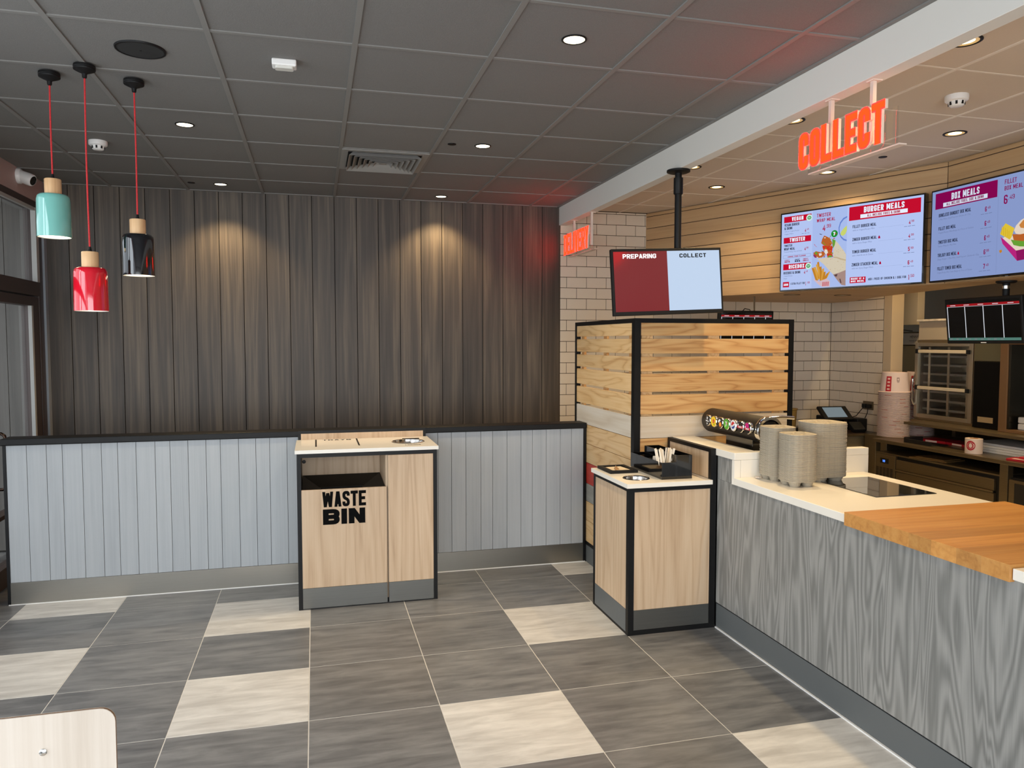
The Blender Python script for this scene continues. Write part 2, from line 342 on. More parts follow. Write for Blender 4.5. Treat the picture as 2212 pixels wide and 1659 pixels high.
def text_bm(txt, height, width=None, w=0.44, t=0.16, gap=0.09, extrude=0.0, center=False, italic=0.0, rib=1.0):
    """flat (or extruded) lettering on the XY plane, baseline at y=0, squeezed to the given width"""
    bm = B(); x = 0.0; polys = []
    for ch in txt.upper():
        cw = {'W': w*1.5, 'M': w*1.3, 'I': t, ' ': w*0.55, '.': t*1.3, ',': t*1.2, '1': w*0.62, '&': w*1.15, '_': 0.05}.get(ch, w)
        for pts, closed in glyph(ch, cw, t):
            if len(pts) == 2 and abs(pts[0][0]-pts[1][0]) > 1e-6 and abs(pts[0][1]-pts[1][1]) > .2:
                (ax, ay), (bx, by) = pts[0][:2], pts[1][:2]; hw = t/2*rib*math.hypot(bx-ax, by-ay)/abs(by-ay)
                polys.append([(ax-hw+x, ay), (ax+hw+x, ay), (bx+hw+x, by), (bx-hw+x, by)]); continue
            pts = round_poly(pts, closed, w*0.42); n = len(pts); left = []; right = []
            for i, p in enumerate(pts):
                a = pts[i-1] if (i > 0 or closed) else None; b = pts[(i+1) % n] if (i < n-1 or closed) else None
                d1 = (p-a).normalized() if a is not None and (p-a).length > 1e-9 else None
                d2 = (b-p).normalized() if b is not None and (b-p).length > 1e-9 else None
                d1 = d1 or d2; d2 = d2 or d1
                n1 = Vector((-d1.y, d1.x)); n2 = Vector((-d2.y, d2.x)); mm = n1+n2
                if mm.length < 1e-6: mm = n1
                mm.normalize(); s = min(1/max(mm.dot(n1), 0.35), 1.8)
                left.append(p+mm*(t/2*s*rib)); right.append(p-mm*(t/2*s*rib))
            rng = range(n if closed else n-1)
            for i in rng:
                j = (i+1) % n; polys.append([(q.x+x, min(max(q.y, -0.08), 1.02)) for q in (left[i], right[i], right[j], left[j])])
        x += cw + gap
    total = max(x-gap, 1e-6); sx = (width/total) if width else height
    off = -total*sx/2 if center else 0.0
    for qi, q in enumerate(polys):
        dz = qi*6e-6
        P = [(px*sx+off+italic*py*height, py*height) for px, py in q]
        va = [bm.verts.new((a, b, extrude+dz)) for a, b in P]
        try: bm.faces.new(va)
        except Exception: continue
        if extrude > 0:
            vb = [bm.verts.new((a, b, 0)) for a, b in P]; bm.faces.new(list(reversed(vb)))
            for i in range(4): bm.faces.new((va[i], vb[i], vb[(i+1) % 4], va[(i+1) % 4]))
    return bm
def lower_text(name, txt, height, m, parent, matrix, width=None):
    """small mixed-case print"""
    cu = bpy.data.curves.new(name, 'FONT'); cu.body = txt; cu.size = 1.0; cu.resolution_u = 1
    o = bpy.data.objects.new(name, cu); COL.objects.link(o)
    dg = bpy.context.evaluated_depsgraph_get(); dg.update()
    me = bpy.data.meshes.new_from_object(o.evaluated_get(dg)); bpy.data.objects.remove(o)
    xs = [v.co.x for v in me.vertices] or [0, 1]; wd = max(xs)-min(xs) or 1; h = height*1.38
    sx = (width/wd) if width else h
    me.transform(matrix @ Matrix.Diagonal((sx, h, 1, 1))); me.materials.clear(); me.materials.append(m)
    q = bpy.data.objects.new(name, me); COL.objects.link(q); q.parent = parent
    if parent.type == 'EMPTY': q.matrix_parent_inverse = Matrix.Translation(-Vector(parent.location))
    return q

# ================================================================== THE SETTING
XL, XBEAM, YB, ZC = -2.104, 2.28, 6.97, 3.02          # left wall, beam face, back wall, dining ceiling
FX0, FY0, FW, FD = -0.0485, 4.706, 0.608, 0.592        # floor tile grid
floor = struct(obj('floor', box(B(), -2.3, 7.2, -2.6, 9.0, -0.12, -0.0012), M_grout))
LIGHT = {(-3,-2),(-1,-1),(-1,1),(-3,0),(1,2),(2,0),(3,3),(3,-2),(0,4),(-2,3),(2,5),(-3,5),(1,7),(-1,6),(3,8),(0,-3),(-2,-4)}
tm_d = mesh_of(box(B(), -FW/2+.0024, FW/2-.0024, -FD/2+.0024, FD/2-.0024, -0.012, 0.0, 0.0008), M_floor_dark)
tm_l = mesh_of(box(B(), -FW/2+.0024, FW/2-.0024, -FD/2+.0024, FD/2-.0024, -0.012, 0.0, 0.0008), M_floor_light)
for i in range(-4, 5):
    for j in range(-4, 11):
        x = FX0+FW*(i+.5); y = FY0-FD*(j+.5)
        if x < -2.5 or x > 2.7: continue
        inst('floor_tile', tm_l if (i, j) in LIGHT else tm_d, (x, y, 0), floor)

# dining ceiling: grey tiles dropped into a slightly paler grid
ceiling = struct(obj('ceiling', box(B(), -2.25, 2.30, -2.6, 7.1, ZC+0.03, ZC+0.15), M_ceil))
gx = [XL, -1.6116, -1.0116, -0.4116, 0.1884, 0.7884, 1.3884, 1.9884, XBEAM]
gy = [2.82+0.6*k for k in range(-4, 7)] + [YB]
for a, b in zip(gx, gx[1:]):
    for c, d in zip(gy, gy[1:]):
        if b-a < 0.05 or d-c < 0.05: continue
        obj('ceiling_tile', box(B(), a+.004, b-.004, c+.004, d-.004, ZC+0.006, ZC+0.028), M_ceil, ceiling)
for x in gx[1:-1]: obj('ceiling_runner', box(B(), x-.012, x+.012, -2.5, YB, ZC, ZC+.03), M_tee, ceiling)
for y in gy[:-1]: obj('ceiling_cross_tee', box(B(), XL, XBEAM, y-.010, y+.010, ZC+.001, ZC+.029), M_tee, ceiling)
obj('ceiling_edge_trim', box(B(), XBEAM-.022, XBEAM-.001, -2.5, YB, ZC-.001, ZC+.02), M_tee, ceiling)
obj('ceiling_edge_trim', box(B(), XL, XBEAM, YB-.02, YB-.001, ZC-.001, ZC+.02), M_tee, ceiling)

# back wall of dark planks, running on outside past the glazing
wall_back = struct(obj('wall_back', box(B(), -2.104, 2.29, YB+.012, YB+.16, 0, 3.15), mat('plank_joint', (16, 14, 13), 0.9)))
px = [-2.123+0.1925*k for k in range(0, 23)] + [2.289]
px[0] = -2.104
for a, b in zip(px, px[1:]):
    obj('wall_plank', box(B(), a+.0025, b-.0025, YB, YB+.013, 0, ZC+.02, .001), M_plank, wall_back)

# white downstand beam over the counter line
beam = struct(obj('trim_1', box(B(), XBEAM, 2.36, -2.6, YB, 2.85, 3.2, .002), M_white))
beam['label'] = 'long white downstand beam between grey ceiling and kitchen ceiling'

# kitchen ceiling
KZ = 3.0
kceil = struct(obj('ceiling_kitchen', box(B(), 2.36, 7.2, -2.6, 9.0, KZ+.03, KZ+.15), M_kceil))
kx = [2.36, 2.9, 3.5, 4.1, 4.7]; ky = [2.96+0.6*k for k in range(-5, 7)] + [YB]
for a, b in zip(kx, kx[1:]):
    for c, d in zip(ky, ky[1:]):
        if d-c > .05: obj('ceiling_tile', box(B(), a+.004, b-.004, c+.004, d-.004, KZ+.004, KZ+.028), M_kceil, kceil)
for x in kx[1:]: obj('ceiling_runner', box(B(), x-.009, x+.009, -2.5, YB, KZ, KZ+.03), M_ktee, kceil)
for y in ky[:-1]: obj('ceiling_cross_tee', box(B(), 2.36, 4.7, y-.006, y+.006, KZ+.002, KZ+.029), M_ktee, kceil)

# cream brick-tiled kitchen walls
TW, TH = 0.203, 0.1030
wall_tile = struct(obj('wall_kitchen_back', box(B(), 2.29, 5.48, YB+.007, YB+.16, 0, 3.15), M_walltgrout))
wall_side = struct(obj('wall_kitchen_side', box(B(), 5.327, 5.45, 6.12, YB+.1, 0, 3.0), M_walltgrout))
tcache = {}
def tile_piece(w, h, along):
    key = (round(w, 3), round(h, 3), along)
    if key not in tcache:
        b = box(B(), -w/2, w/2, 0, .008, -h/2, h/2, .0012) if along == 'X' else box(B(), 0, .008, -w/2, w/2, -h/2, h/2, .0012)
        tcache[key] = mesh_of(b, M_tilewhite)
    return tcache[key]
Z0T = 2.362
for k in range(-7, 15):
    z1 = Z0T-TH*k; z0 = z1-TH
    if z1 > 3.0: z1 = 3.0
    if z1-z0 < .02 or z0 < .78: continue
    x = 2.562 + (0.5*TW if k % 2 else 0) - 3*TW
    while x < 5.32:
        a, b = max(x, 2.293), min(x+TW, 5.320)
        if 5.320-b < .012: b = 5.320
        if z0 > 2.16 and a > 3.3: break
        if b-a > .009: inst('wall_tile', tile_piece(b-a-.005, z1-z0-.005, 'X'), ((a+b)/2, YB, (z0+z1)/2), wall_tile)
        x += TW
    if z1 < 2.35:
        y = YB + (0.5*TW if k % 2 else TW) - .06
        while y > 6.14:
            b, a = min(y, YB-.002), max(y-TW, 6.195)
            if b-a > .009: inst('wall_tile', tile_piece(b-a-.005, z1-z0-.005, 'Y'), (5.319, (a+b)/2, (z0+z1)/2), wall_side)
            y -= TW
struct(obj('trim_2', box(B(), 5.315, 5.45, 6.085, 6.19, 0, 2.55, .002), M_cream))

# angled bulkhead clad in horizontal boards
AN = math.radians(24); bd = Vector((math.sin(AN), -math.cos(AN), 0)); bn = Vector((math.cos(AN), math.sin(AN), 0))
P0 = Vector((3.18, YB, 0)); CORN = Vector((4.308, 4.436, 0)); BZ = 2.15
Lb = (CORN-P0).length
bulk = struct(obj('wall_bulkhead', prism(B(), [(3.195, YB+.01), (4.322, 4.44), (4.322, -2.0), (4.62, -2.0), (4.62, 4.2), (5.0, 5.95), (5.30, 6.60), (5.30, YB+.01)], BZ, 3.03), M_bulk))
zb = [BZ] + [2.279+0.1143*k for k in range(0, 7)] + [2.998]
for a, b in zip(zb, zb[1:]):
    bm = box(B(), 0, Lb-.003, 0, .016, a+.0030, b-.0030, .001)
    bb = obj('bulkhead_board', bm, M_bulk, bulk)
    bb.matrix_world = Matrix(((bd.x, bn.x, 0, P0.x), (bd.y, bn.y, 0, P0.y), (0, 0, 1, 0), (0, 0, 0, 1)))
    obj('bulkhead_board', box(B(), 4.308, 4.324, -2.0, 4.434, a+.0030, b-.0030, .001), MATS.get('bulk_y') or wood('bulk_y', (158, 126, 88), (182, 148, 106), (196, 164, 122), 'Y', fig=6, rings=4, streak=50, length=0.08, rough=0.5, ring_amt=0.25, vary=0.04), bulk)
jb = B(); box(jb, 0, Lb, .004, .02, BZ+.002, 2.997)
jb.transform(Matrix(((bd.x, bn.x, 0, P0.x), (bd.y, bn.y, 0, P0.y), (0, 0, 1, 0), (0, 0, 0, 1))))
box(jb, 4.312, 4.328, -2.0, 4.43, BZ+.002, 2.997)
obj('board_joint', jb, M_gap, bulk)

# walls out of frame that close the place
struct(obj('wall_kitchen_far', box(B(), 6.35, 6.5, -2.6, 9.0, 0, 3.05), mat('kitchen_panel_olive', (92, 80, 60), 0.7, noise=.05, nscale=6)))
struct(obj('wall_kitchen_end', box(B(), 5.45, 6.4, 7.6, 7.75, 0, 3.05), mat('kitchen_panel_grey', (150, 142, 126), 0.5)))
struct(obj('wall_front', box(B(), 2.3, 7.2, -2.75, -2.6, 0, 3.15), M_white))
struct(obj('wall_front_header', box(B(), -2.3, 2.3, -2.75, -2.6, 2.85, 3.15), M_white))

# glazed left wall: fascia, frames, panes, and the door with its pull handle
struct(obj('wall_left', box(B(), XL-.14, XL, -2.6, YB+.01, 2.842, 3.15), M_fascia), 'pinkish painted fascia above the shopfront glazing', 'wall')
win = struct(obj('window_1', box(B(), XL-.10, XL-.004, 5.0, 6.90, 2.79, 2.842, .002), M_frame))
obj('window_frame', box(B(), XL-.10, XL-.004, 6.80, 6.90, 0.0, 2.79, .002), M_frame, win)
obj('window_frame', box(B(), XL-.10, XL+.004, 5.0, 6.80, 2.10, 2.21, .002), M_frame, win)
obj('window_bead', box(B(), XL-.03, XL+.006, 6.745, 6.80, 2.21, 2.79, .001), M_framelight, win)
obj('window_bead', box(B(), XL-.02, XL+.003, 5.0, 6.745, 2.765, 2.79, .001), M_framelight, win)
obj('window_pane', box(B(), XL-.055, XL-.049, 5.0, 6.80, 2.21, 2.79), M_glass, win)
obj('corner_bead', box(B(), XL-.05, XL+.012, 6.90, 6.965, 0, 2.842, .001), mat('pale_blue_grey_trim', (150, 158, 166), 0.5), win)
door = struct(obj('door_1', box(B(), XL-.09, XL-.008, 6.66, 6.79, 0, 2.09, .002), M_frame))
obj('door_rail', box(B(), XL-.09, XL-.008, 5.0, 6.66, 2.02, 2.09, .002), M_frame, door)
obj('door_rail', box(B(), XL-.09, XL-.008, 5.0, 6.66, 0.02, 0.16, .002), M_frame, door)
obj('door_rail', box(B(), XL-.09, XL-.008, 5.0, 6.66, 0.50, 0.53, .002), M_frame, door)
obj('door_bead', box(B(), XL-.03, XL-.004, 6.625, 6.66, 0.16, 2.02, .001), M_framelight, door)
obj('door_pane', box(B(), XL-.055, XL-.049, 5.0, 6.63, 0.16, 2.02), M_glass, door)
hb = B()
tube(hb, [(XL-.01, 5.8, 1.12), (XL+.05, 5.8, 1.12), (XL+.068, 5.8, 1.105), (XL+.072, 5.8, 1.08), (XL+.072, 5.8, .78), (XL+.068, 5.8, .755), (XL+.05, 5.8, .74), (XL-.01, 5.8, .74)], .011)
obj('door_handle', hb, mat('dark_bronze', (60, 46, 38), 0.25, 0.9), door, sm=True)
for k, y0 in enumerate((-2.5, -0.65, 1.2, 3.05)):
    w = struct(obj('window_%d' % (k+2), box(B(), XL-.10, XL-.004, y0, y0+.07, 0.0, 2.842, .002), M_frame))
    obj('window_frame', box(B(), XL-.10, XL-.004, y0+.07, y0+1.85, 0.0, .12, .002), M_frame, w)
    obj('window_frame', box(B(), XL-.10, XL-.004, y0+.07, y0+1.85, 2.10, 2.20, .002), M_frame, w)
    obj('window_pane', box(B(), XL-.055, XL-.049, y0+.07, y0+1.85, .12, 2.842), M_glass, w)
for k, x0 in enumerate((-2.1, -0.6, 0.9)):
    w = struct(obj('window_%d' % (k+6), box(B(), x0, x0+.07, -2.72, -2.62, 0, 2.85, .002), M_frame))
    obj('window_pane', box(B(), x0+.07, x0+1.45, -2.68, -2.674, .0, 2.85), M_glass, w)
# outside: cladding carries on beyond the glass under a pale canopy
out = struct(obj('wall_outside', box(B(), -6.2, XL-.001, YB+.16, YB+.30, 0, 2.95), mat('plank_joint', (16, 14, 13), 0.9)))
for k in range(12):
    obj('wall_plank', box(B(), XL-.01-.34*(k+1)+.002, XL-.01-.34*k-.002, YB+.145, YB+.161, 0, 2.95, .001), mat('outside', (0,0,0)) if False else wood('outside_plank', (82, 79, 75), (112, 108, 102), (138, 133, 126), 'Z', fig=4, rings=4, streak=30, length=.06, ring_amt=.25, vary=.08), out)
struct(obj('ceiling_canopy', box(B(), -4.2, XL-.14, 4.5, YB+.3, 2.95, 3.1), mat('canopy_pale', (224, 222, 214), .7)))
struct(obj('floor_outside', box(B(), -12, -2.3, -10, 9, -.14, -.02), mat('paving_grey', (150, 148, 144), .9, noise=.1, nscale=12)))

# ================================================================== LOW PARTITION
PF = 5.60
t = thing('low_partition', 'low partition of pale grey vertical planks with black cap and steel kick plate', 'partition', (0.04, PF+.07, 0))
pxl = [-1.962,-1.842,-1.726,-1.632,-1.513,-1.396,-1.297,-1.183,-1.064,-0.969,-0.854,-0.738,-0.644,-0.524,-0.409,-0.316,-0.198,-0.09,0.0,0.118,0.213,0.33,0.44,0.535,0.65,0.765,0.885,0.988,1.098,1.214,1.306,1.419,1.530,1.622,1.734,1.848,1.940,2.040]
obj('core', box(B(), -1.975, 2.055, PF+.012, PF+.128, 0.0, 1.062), M_black, t)
for a, b in zip(pxl, pxl[1:]):
    obj('plank', box(B(), a+.0012, b-.0012, PF, PF+.014, .150, 1.062, .0012), M_partition, t)
obj('kick_plate', box(B(), -1.962, 2.040, PF-.002, PF+.014, 0.004, .149, .0006), M_steel, t)
obj('end_post', box(B(), -1.980, -1.962, PF-.004, PF+.135, 0, 1.062), M_black, t)
obj('end_post', box(B(), 2.040, 2.060, PF-.004, PF+.135, 0, 1.062), M_black, t)
obj('cap', box(B(), -1.992, 2.062, PF-.016, PF+.150, 1.062, 1.106, .006), M_black, t)
obj('floor_seal', box(B(), -1.975, 2.055, PF-.007, PF, 0.0, .006), M_whiteplastic, t)

# ================================================================== WASTE BIN CABINET
t = thing('waste_bin_cabinet', 'oak and black framed waste bin cabinet with cream top against the low partition', 'bin', (0.33, 5.30, 0))
x0, x1, y0, y1 = -0.120, 0.787, 5.02, 5.58
fb = B()
box(fb, x0, x0+.026, y0, y1, 0, 1.022); box(fb, x1-.026, x1, y0, y1, 0, 1.022)
box(fb, x0+.026, x1-.026, y0, y0+.03, .995, 1.022); box(fb, x0+.026, x1-.026, y0+.03, y1, 0, .03)
box(fb, x0, x1, y1-.012, y1, 0.03, 1.108); box(fb, x0, x0+.02, y1-.028, y1-.012, 1.045, 1.108); box(fb, x1-.02, x1, y1-.028, y1-.012, 1.045, 1.108); box(fb, x0+.02, x1-.02, y1-.028, y1-.012, 1.088, 1.108)
obj('frame', fb, M_black, t)
obj('splash_back', box(B(), x0+.02, x1-.02, y1-.030, y1-.012, 1.045, 1.088), M_oak, t)
top = obj('cabinet_top', slab_hole(-0.131, 0.796, 5.008, y1-.03, 1.022, 1.045, .625, 5.285, .104), M_solid, t)
obj('divider', box(B(), .447, .462, y0+.030, y1-.02, .03, .995), M_oak, t)
obj('compartment_back', box(B(), x0+.026, .446, 5.50, 5.515, .03, .995), M_oak, t)
hop = B(); M_hop = mat('hopper_black', (8, 8, 8), .5, spec=.15)
v = [(x0+.03, 5.06, .775), (.444, 5.06, .775), (.444, 5.495, .80), (x0+.03, 5.495, .80)]
w4 = [(.03, 5.13, .745), (.305, 5.13, .745), (.305, 5.27, .745), (.03, 5.27, .745)]
vo = [hop.verts.new(p) for p in v]; vi = [hop.verts.new(p) for p in w4]; vd = [hop.verts.new((p[0], p[1], .55)) for p in w4]
for i in range(4):
    hop.faces.new((vo[i], vo[(i+1) % 4], vi[(i+1) % 4], vi[i])); hop.faces.new((vi[i], vi[(i+1) % 4], vd[(i+1) % 4], vd[i]))
obj('hopper', hop, M_hop, t)
obj('hopper_rim', (lambda b: (box(b, .02, .315, 5.125, 5.135, .742, .752), box(b, .02, .315, 5.265, 5.275, .742, .752), box(b, .02, .03, 5.135, 5.265, .742, .752), box(b, .305, .315, 5.135, 5.265, .742, .752), b)[-1])(B()), M_rubber, t)
d1 = obj('door', box(B(), x0+.027, .450, y0-.004, y0+.014, .142, .785, .0015), M_oak, t)
obj('kick_plate', box(B(), x0+.027, .450, y0-.005, y0+.012, .008, .141, .001), M_steel_dark, t)
d2 = obj('door', box(B(), .4605, x1-.027, y0-.004, y0+.014, .142, .994, .0015), M_oak, t)
obj('kick_plate', box(B(), .4605, x1-.027, y0-.005, y0+.012, .008, .141, .001), M_steel_dark, t)
obj('door_lock', lathe(B(), [(.012, 0), (.012, -.006), (.004, -.008)], (x0+.045, 5.06, .965), 16, 'Y'), M_rubber, t)
M_ink = mat('black_lettering', (5, 5, 5), .8, spec=.1)
FM = frame_mat((.036, y0-.0046, .668), (1,0,0), (0,0,1))
obj('lettering', text_bm('WASTE', .101, .279, w=.50, t=.20, gap=.06), M_ink, d1, matrix=FM)
FM = frame_mat((.039, y0-.0046, .553), (1,0,0), (0,0,1))
obj('lettering', text_bm('BIN', .101, .270, w=.80, t=.275, gap=.08), M_ink, d1, matrix=FM)
obj('lettering', text_bm('TRAYS', .05, .20, w=.62, t=.17, gap=.1), M_ink, top, matrix=frame_mat((.045, 5.475, 1.0452), (1,0,0), (0,1,0)))
obj('lettering', text_bm('LIQUIDS', .028, .105, w=.55, t=.17, gap=.1), M_ink, top, matrix=frame_mat((.585, 5.09, 1.0452), (1,0,0), (0,1,0)))
for x in (0.002, 0.284): obj('tray_guide', box(B(), x-.005, x+.005, 5.165, 5.535, 1.0445, 1.0465), M_rubber, top)
bw = B(); lathe(bw, [(.115, 1.0453), (.113, 1.0485), (.106, 1.0485), (.103, 1.046), (.102, 1.040)], (.625, 5.285, 0), 40, cap=False)
obj('bowl_rim', bw, M_chrome, top, sm=True)
bw = B(); lathe(bw, [(.103, 1.0455), (.100, 1.02), (.085, .985), (.05, .972), (.0, .970)], (.625, 5.285, 0), 40, cap=False)
obj('bowl', bw, mat('bowl_steel', (186, 180, 172), 0.16, 1.0), top, sm=True)
obj('bowl_flap', box(B(), .60, .72, 5.405, 5.425, 1.0455, 1.0505, .001), M_rubber, top)

# ================================================================== SLATTED SCREEN
SL = [(1.782,1.867),(1.662,1.761),(1.543,1.640),(1.405,1.525),(1.254,1.384),(1.092,1.239),(.942,1.089),(.793,.939),(.628,.790),(.487,.625),(.335,.484),(.165,.332)]
t = thing('slatted_screen', 'tall slatted timber screen in black steel frame, open slats above, solid boards below', 'screen', (2.08, 4.70, 0))
fb = B()
box(fb, 2.060, 2.105, 4.675, 4.725, 0, 1.897)                  # corner post
obj('post', fb, M_black, t)
obj('post', box(B(), 2.062, 2.100, 5.842, 5.872, 0, 1.897), M_black, t)
obj('post', box(B(), 3.232, 3.268, 4.675, 4.725, 0, 1.897), M_black, t)
obj('top_rail', box(B(), 2.062, 2.102, 4.725, 5.842, 1.868, 1.897), M_black, t)
obj('top_rail', box(B(), 2.105, 3.232, 4.678, 4.722, 1.868, 1.897), M_black, t)
obj('bottom_rail', box(B(), 2.064, 2.100, 4.725, 5.842, .138, .165), M_black, t)
obj('bottom_rail', box(B(), 2.105, 3.232, 4.680, 4.720, .138, .165), M_black, t)
obj('kick_board', box(B(), 2.066, 2.098, 4.725, 5.842, 0, .138), M_kick, t)
obj('kick_board', box(B(), 2.105, 3.232, 4.684, 4.716, 0, .138), M_kick, t)
ML = [M_pine_y]*5 + [M_wash_y, M_pine_y, M_pine_y, M_red_y, M_blue_y, M_pine_y, M_pine_y]
MR = [M_pine]*5 + [M_wash] + [M_pine]*6
for k, (a, b) in enumerate(SL):
    ln = (5.842-4.725)/2; me = mesh_of(box(B(), -.010, .010, -ln+.004, ln-.004, -(b-a)/2, (b-a)/2, .0015), ML[k]); inst('slat', me, (2.076, (5.842+4.725)/2, (a+b)/2), t)
    ln = (3.232-2.105)/2; me = mesh_of(box(B(), -ln+.002, ln-.002, -.010, .010, -(b-a)/2, (b-a)/2, .0015), MR[k]); inst('slat', me, ((3.232+2.105)/2, 4.690, (a+b)/2), t)
for k in range(5):
    z = (SL[k][0]+SL[k+1][1])/2
    obj('spacer', box(B(), 2.064, 2.082, 5.828, 5.842, z-.008, z+.008), M_black, t)
    obj('spacer', box(B(), 3.218, 3.232, 4.684, 4.70, z-.008, z+.008), M_black, t)
for y in (4.80, 5.27, 5.75): obj('batten', box(B(), 2.0865, 2.105, y-.03, y+.03, .165, 1.868), M_pine, t)
for x in (2.16, 2.66, 3.17): obj('batten', box(B(), x-.04, x+.04, 4.7005, 4.719, .165, 1.868), M_pine_y, t)

# ================================================================== CONDIMENT STATION
t = thing('condiment_station', 'oak condiment station with black frame and cream top at the counter end', 'cabinet', (2.06, 4.37, 0))
x0, x1, y0, y1 = 1.772, 2.340, 4.085, 4.665
fb = B()
box(fb, x0, x0+.036, y0, y0+.036, 0, .885); box(fb, x1-.038, x1, y0, y0+.03, 0, 1.098); box(fb, x0, x0+.03, y1-.03, y1, 0, .885)
box(fb, x0+.036, x1-.038, y0, y0+.03, .858, .885); box(fb, x0, x0+.03, y0+.036, y1-.03, .860, .885)
box(fb, x0+.036, x1-.038, y0, y0+.03, 0, .028); box(fb, x0, x0+.03, y0+.036, y1-.03, 0, .012)
box(fb, x1-.038, x1, y1-.02, y1, .885, 1.098); box(fb, x1-.038, x1, y0+.03, y1-.02, 1.075, 1.098); box(fb, x1-.012, x1, y0+.03, y1-.02, .0, 1.075)
obj('frame', fb, M_black, t)
obj('front_panel', box(B(), x0+.037, x1-.039, y0+.002, y0+.02, .150, .857, .001), M_oak, t)
obj('kick_plate', box(B(), x0+.037, x1-.039, y0+.001, y0+.018, .029, .149, .001), M_steel_dark, t)
obj('side_panel', box(B(), x0+.002, x0+.018, y0+.037, y1-.031, .150, .859, .001), M_oak, t)
obj('kick_plate', box(B(), x0+.001, x0+.018, y0+.037, y1-.031, .013, .149, .001), M_kick, t)
obj('upstand_panel', box(B(), x1-.032, x1-.013, y0+.031, y1-.021, .912, 1.074, .001), M_oak, t)
top = obj('station_top', slab_hole(x0-.018, x1-.034, y0-.018, y1, .885, .911, 1.887, 4.245, .074), M_solid, t)
bw = B(); lathe(bw, [(.083, .9113), (.081, .9145), (.076, .9145), (.073, .912), (.072, .907)], (1.887, 4.245, 0), 40, cap=False)
obj('bowl_rim', bw, M_chrome, top, sm=True)
bw = B(); lathe(bw, [(.0735, .9115), (.071, .885), (.06, .862), (.03, .852), (.0, .851)], (1.887, 4.245, 0), 40, cap=False)
obj('bowl', bw, mat('bowl_steel', (186, 180, 172), 0.16, 1.0), top, sm=True)

# ================================================================== SERVICE COUNTER
CF = 2.347
t = thing('counter', 'service counter faced in grey wood grain panel with dark grey kick board', 'counter', (2.75, 2.3, 0))
obj('counter_front', box(B(), CF, CF+.02, -.6, 4.083, .158, .915, .001), M_greywood, t)
obj('kick_board', box(B(), CF+.003, CF+.02, -.6, 4.083, 0.008, .150, .001), M_kick, t)
obj('shadow_gap', box(B(), CF+.008, CF+.02, -.6, 4.083, .150, .158), M_black, t)
obj('floor_seal', box(B(), CF-.006, CF+.004, -.6, 4.08, 0, .007), M_whiteplastic, t)
obj('carcass', box(B(), CF+.021, 3.18, -.6, 3.90, .0, .914), M_steel_dark, t)
obj('carcass', box(B(), CF+.021, 3.18, 3.9005, 4.66, .0, .914), M_steel_dark, t)
t = thing('counter_step', 'raised grey step of the service counter beside the condiment station', 'counter', (2.42, 4.2, .915))
obj('step_front', box(B(), CF, CF+.02, 3.905, 4.083, .9155, 1.056, .001), M_greywood, t)
obj('carcass', box(B(), CF+.021, 2.47, 3.916, 4.66, .9155, 1.056), M_steel_dark, t)
t = thing('white_worktop', 'white solid-surface worktop with raised stepped section on the service counter', 'worktop', (2.8, 3.4, .955))
obj('lower_slab', box(B(), CF-.012, 3.215, 2.925, 3.876, .915, .955, .002), M_solid, t)
sb = B(); box(sb, CF-.012, CF+.028, 3.877, 3.903, .9155, 1.057); box(sb, CF-.012, 2.500, 3.877, 4.66, 1.058, 1.100, .002)
obj('raised_slab', sb, M_solid, t)
obj('upstand', box(B(), CF+.03, 3.245, 3.877, 3.93, .915, 1.0575, .001), M_solid, t)
obj('upstand_cap', box(B(), 2.501, 3.245, 3.877, 3.935, 1.058, 1.100, .002), M_solid, t)
t2 = tag(obj('white_worktop_end', box(B(), CF-.012, 3.215, -.6, 2.070, .915, .955, .002), M_solid), 'white worktop corner past the oak block at the right frame edge', 'worktop')
t2.name = 'white_worktop'
# oak section: staves across the counter
t = thing('oak_worktop', 'thick oak stave worktop set into the white service counter', 'worktop', (2.8, 2.5, .905))
ys = [2.073, 2.19, 2.30, 2.42, 2.535, 2.65, 2.765, 2.85, 2.924]
for a, b in zip(ys, ys[1:]):
    me = mesh_of(box(B(), -.455, .455, -(b-a)/2+.0001, (b-a)/2-.0001, -.0305, .0305, .0006), M_butcher); inst('stave', me, (2.78, (a+b)/2, .9365), t)
tag(obj('glass_hob_panel', box(B(), 2.735, 3.105, 3.205, 3.705, .9555, .9590, .001), mat('black_glass', (26, 28, 26), 0.03, coat=1.0)), 'black glass plate set flush in the white worktop', 'glass panel')
tag(obj('drinks_shelf', box(B(), 2.505, 3.20, 3.94, 4.66, .9150, .930, .002), M_steel), 'stainless shelf under the drinks dispenser behind the counter upstand', 'shelf')

# ================================================================== CHAIR in the lower left corner
t = thing('cafe_chair', 'pale plywood cafe chair back with a single screw, lower left corner', 'chair', (-.69, 1.80, 0))
def bent(x0, x1, z0, z1, thick, r, yc, sag, n=14):
    bm = B(); P = rrect((x0+x1)/2, (z0+z1)/2, x1-x0, z1-z0, r, 6)
    f = []; k = []
    def yy(x): u = (x-(x0+x1)/2)/((x1-x0)/2); return yc - sag*(u*u)
    for x, z in P:
        f.append(bm.verts.new((x, yy(x), z))); k.append(bm.verts.new((x, yy(x)+thick, z)))
    bm.faces.new(f); bm.faces.new(list(reversed(k)))
    for i in range(len(P)): bm.faces.new((f[i], k[i], k[(i+1) % len(P)], f[(i+1) % len(P)]))
    return bm
M_ply = wood('pale_ply', (186, 172, 156), (204, 192, 178), (216, 206, 194), 'Z', fig=5, rings=3, streak=60, length=.06, ring_amt=.15, vary=0)
M_plyedge = mat('ply_edge_brown', (120, 88, 62), .6, noise=.3, nscale=300, stretch=(.2, 4, .2))
bk = obj('backrest', bent(-.905, -.482, .50, .852, .010, .035, 1.985, .0), M_ply, t)
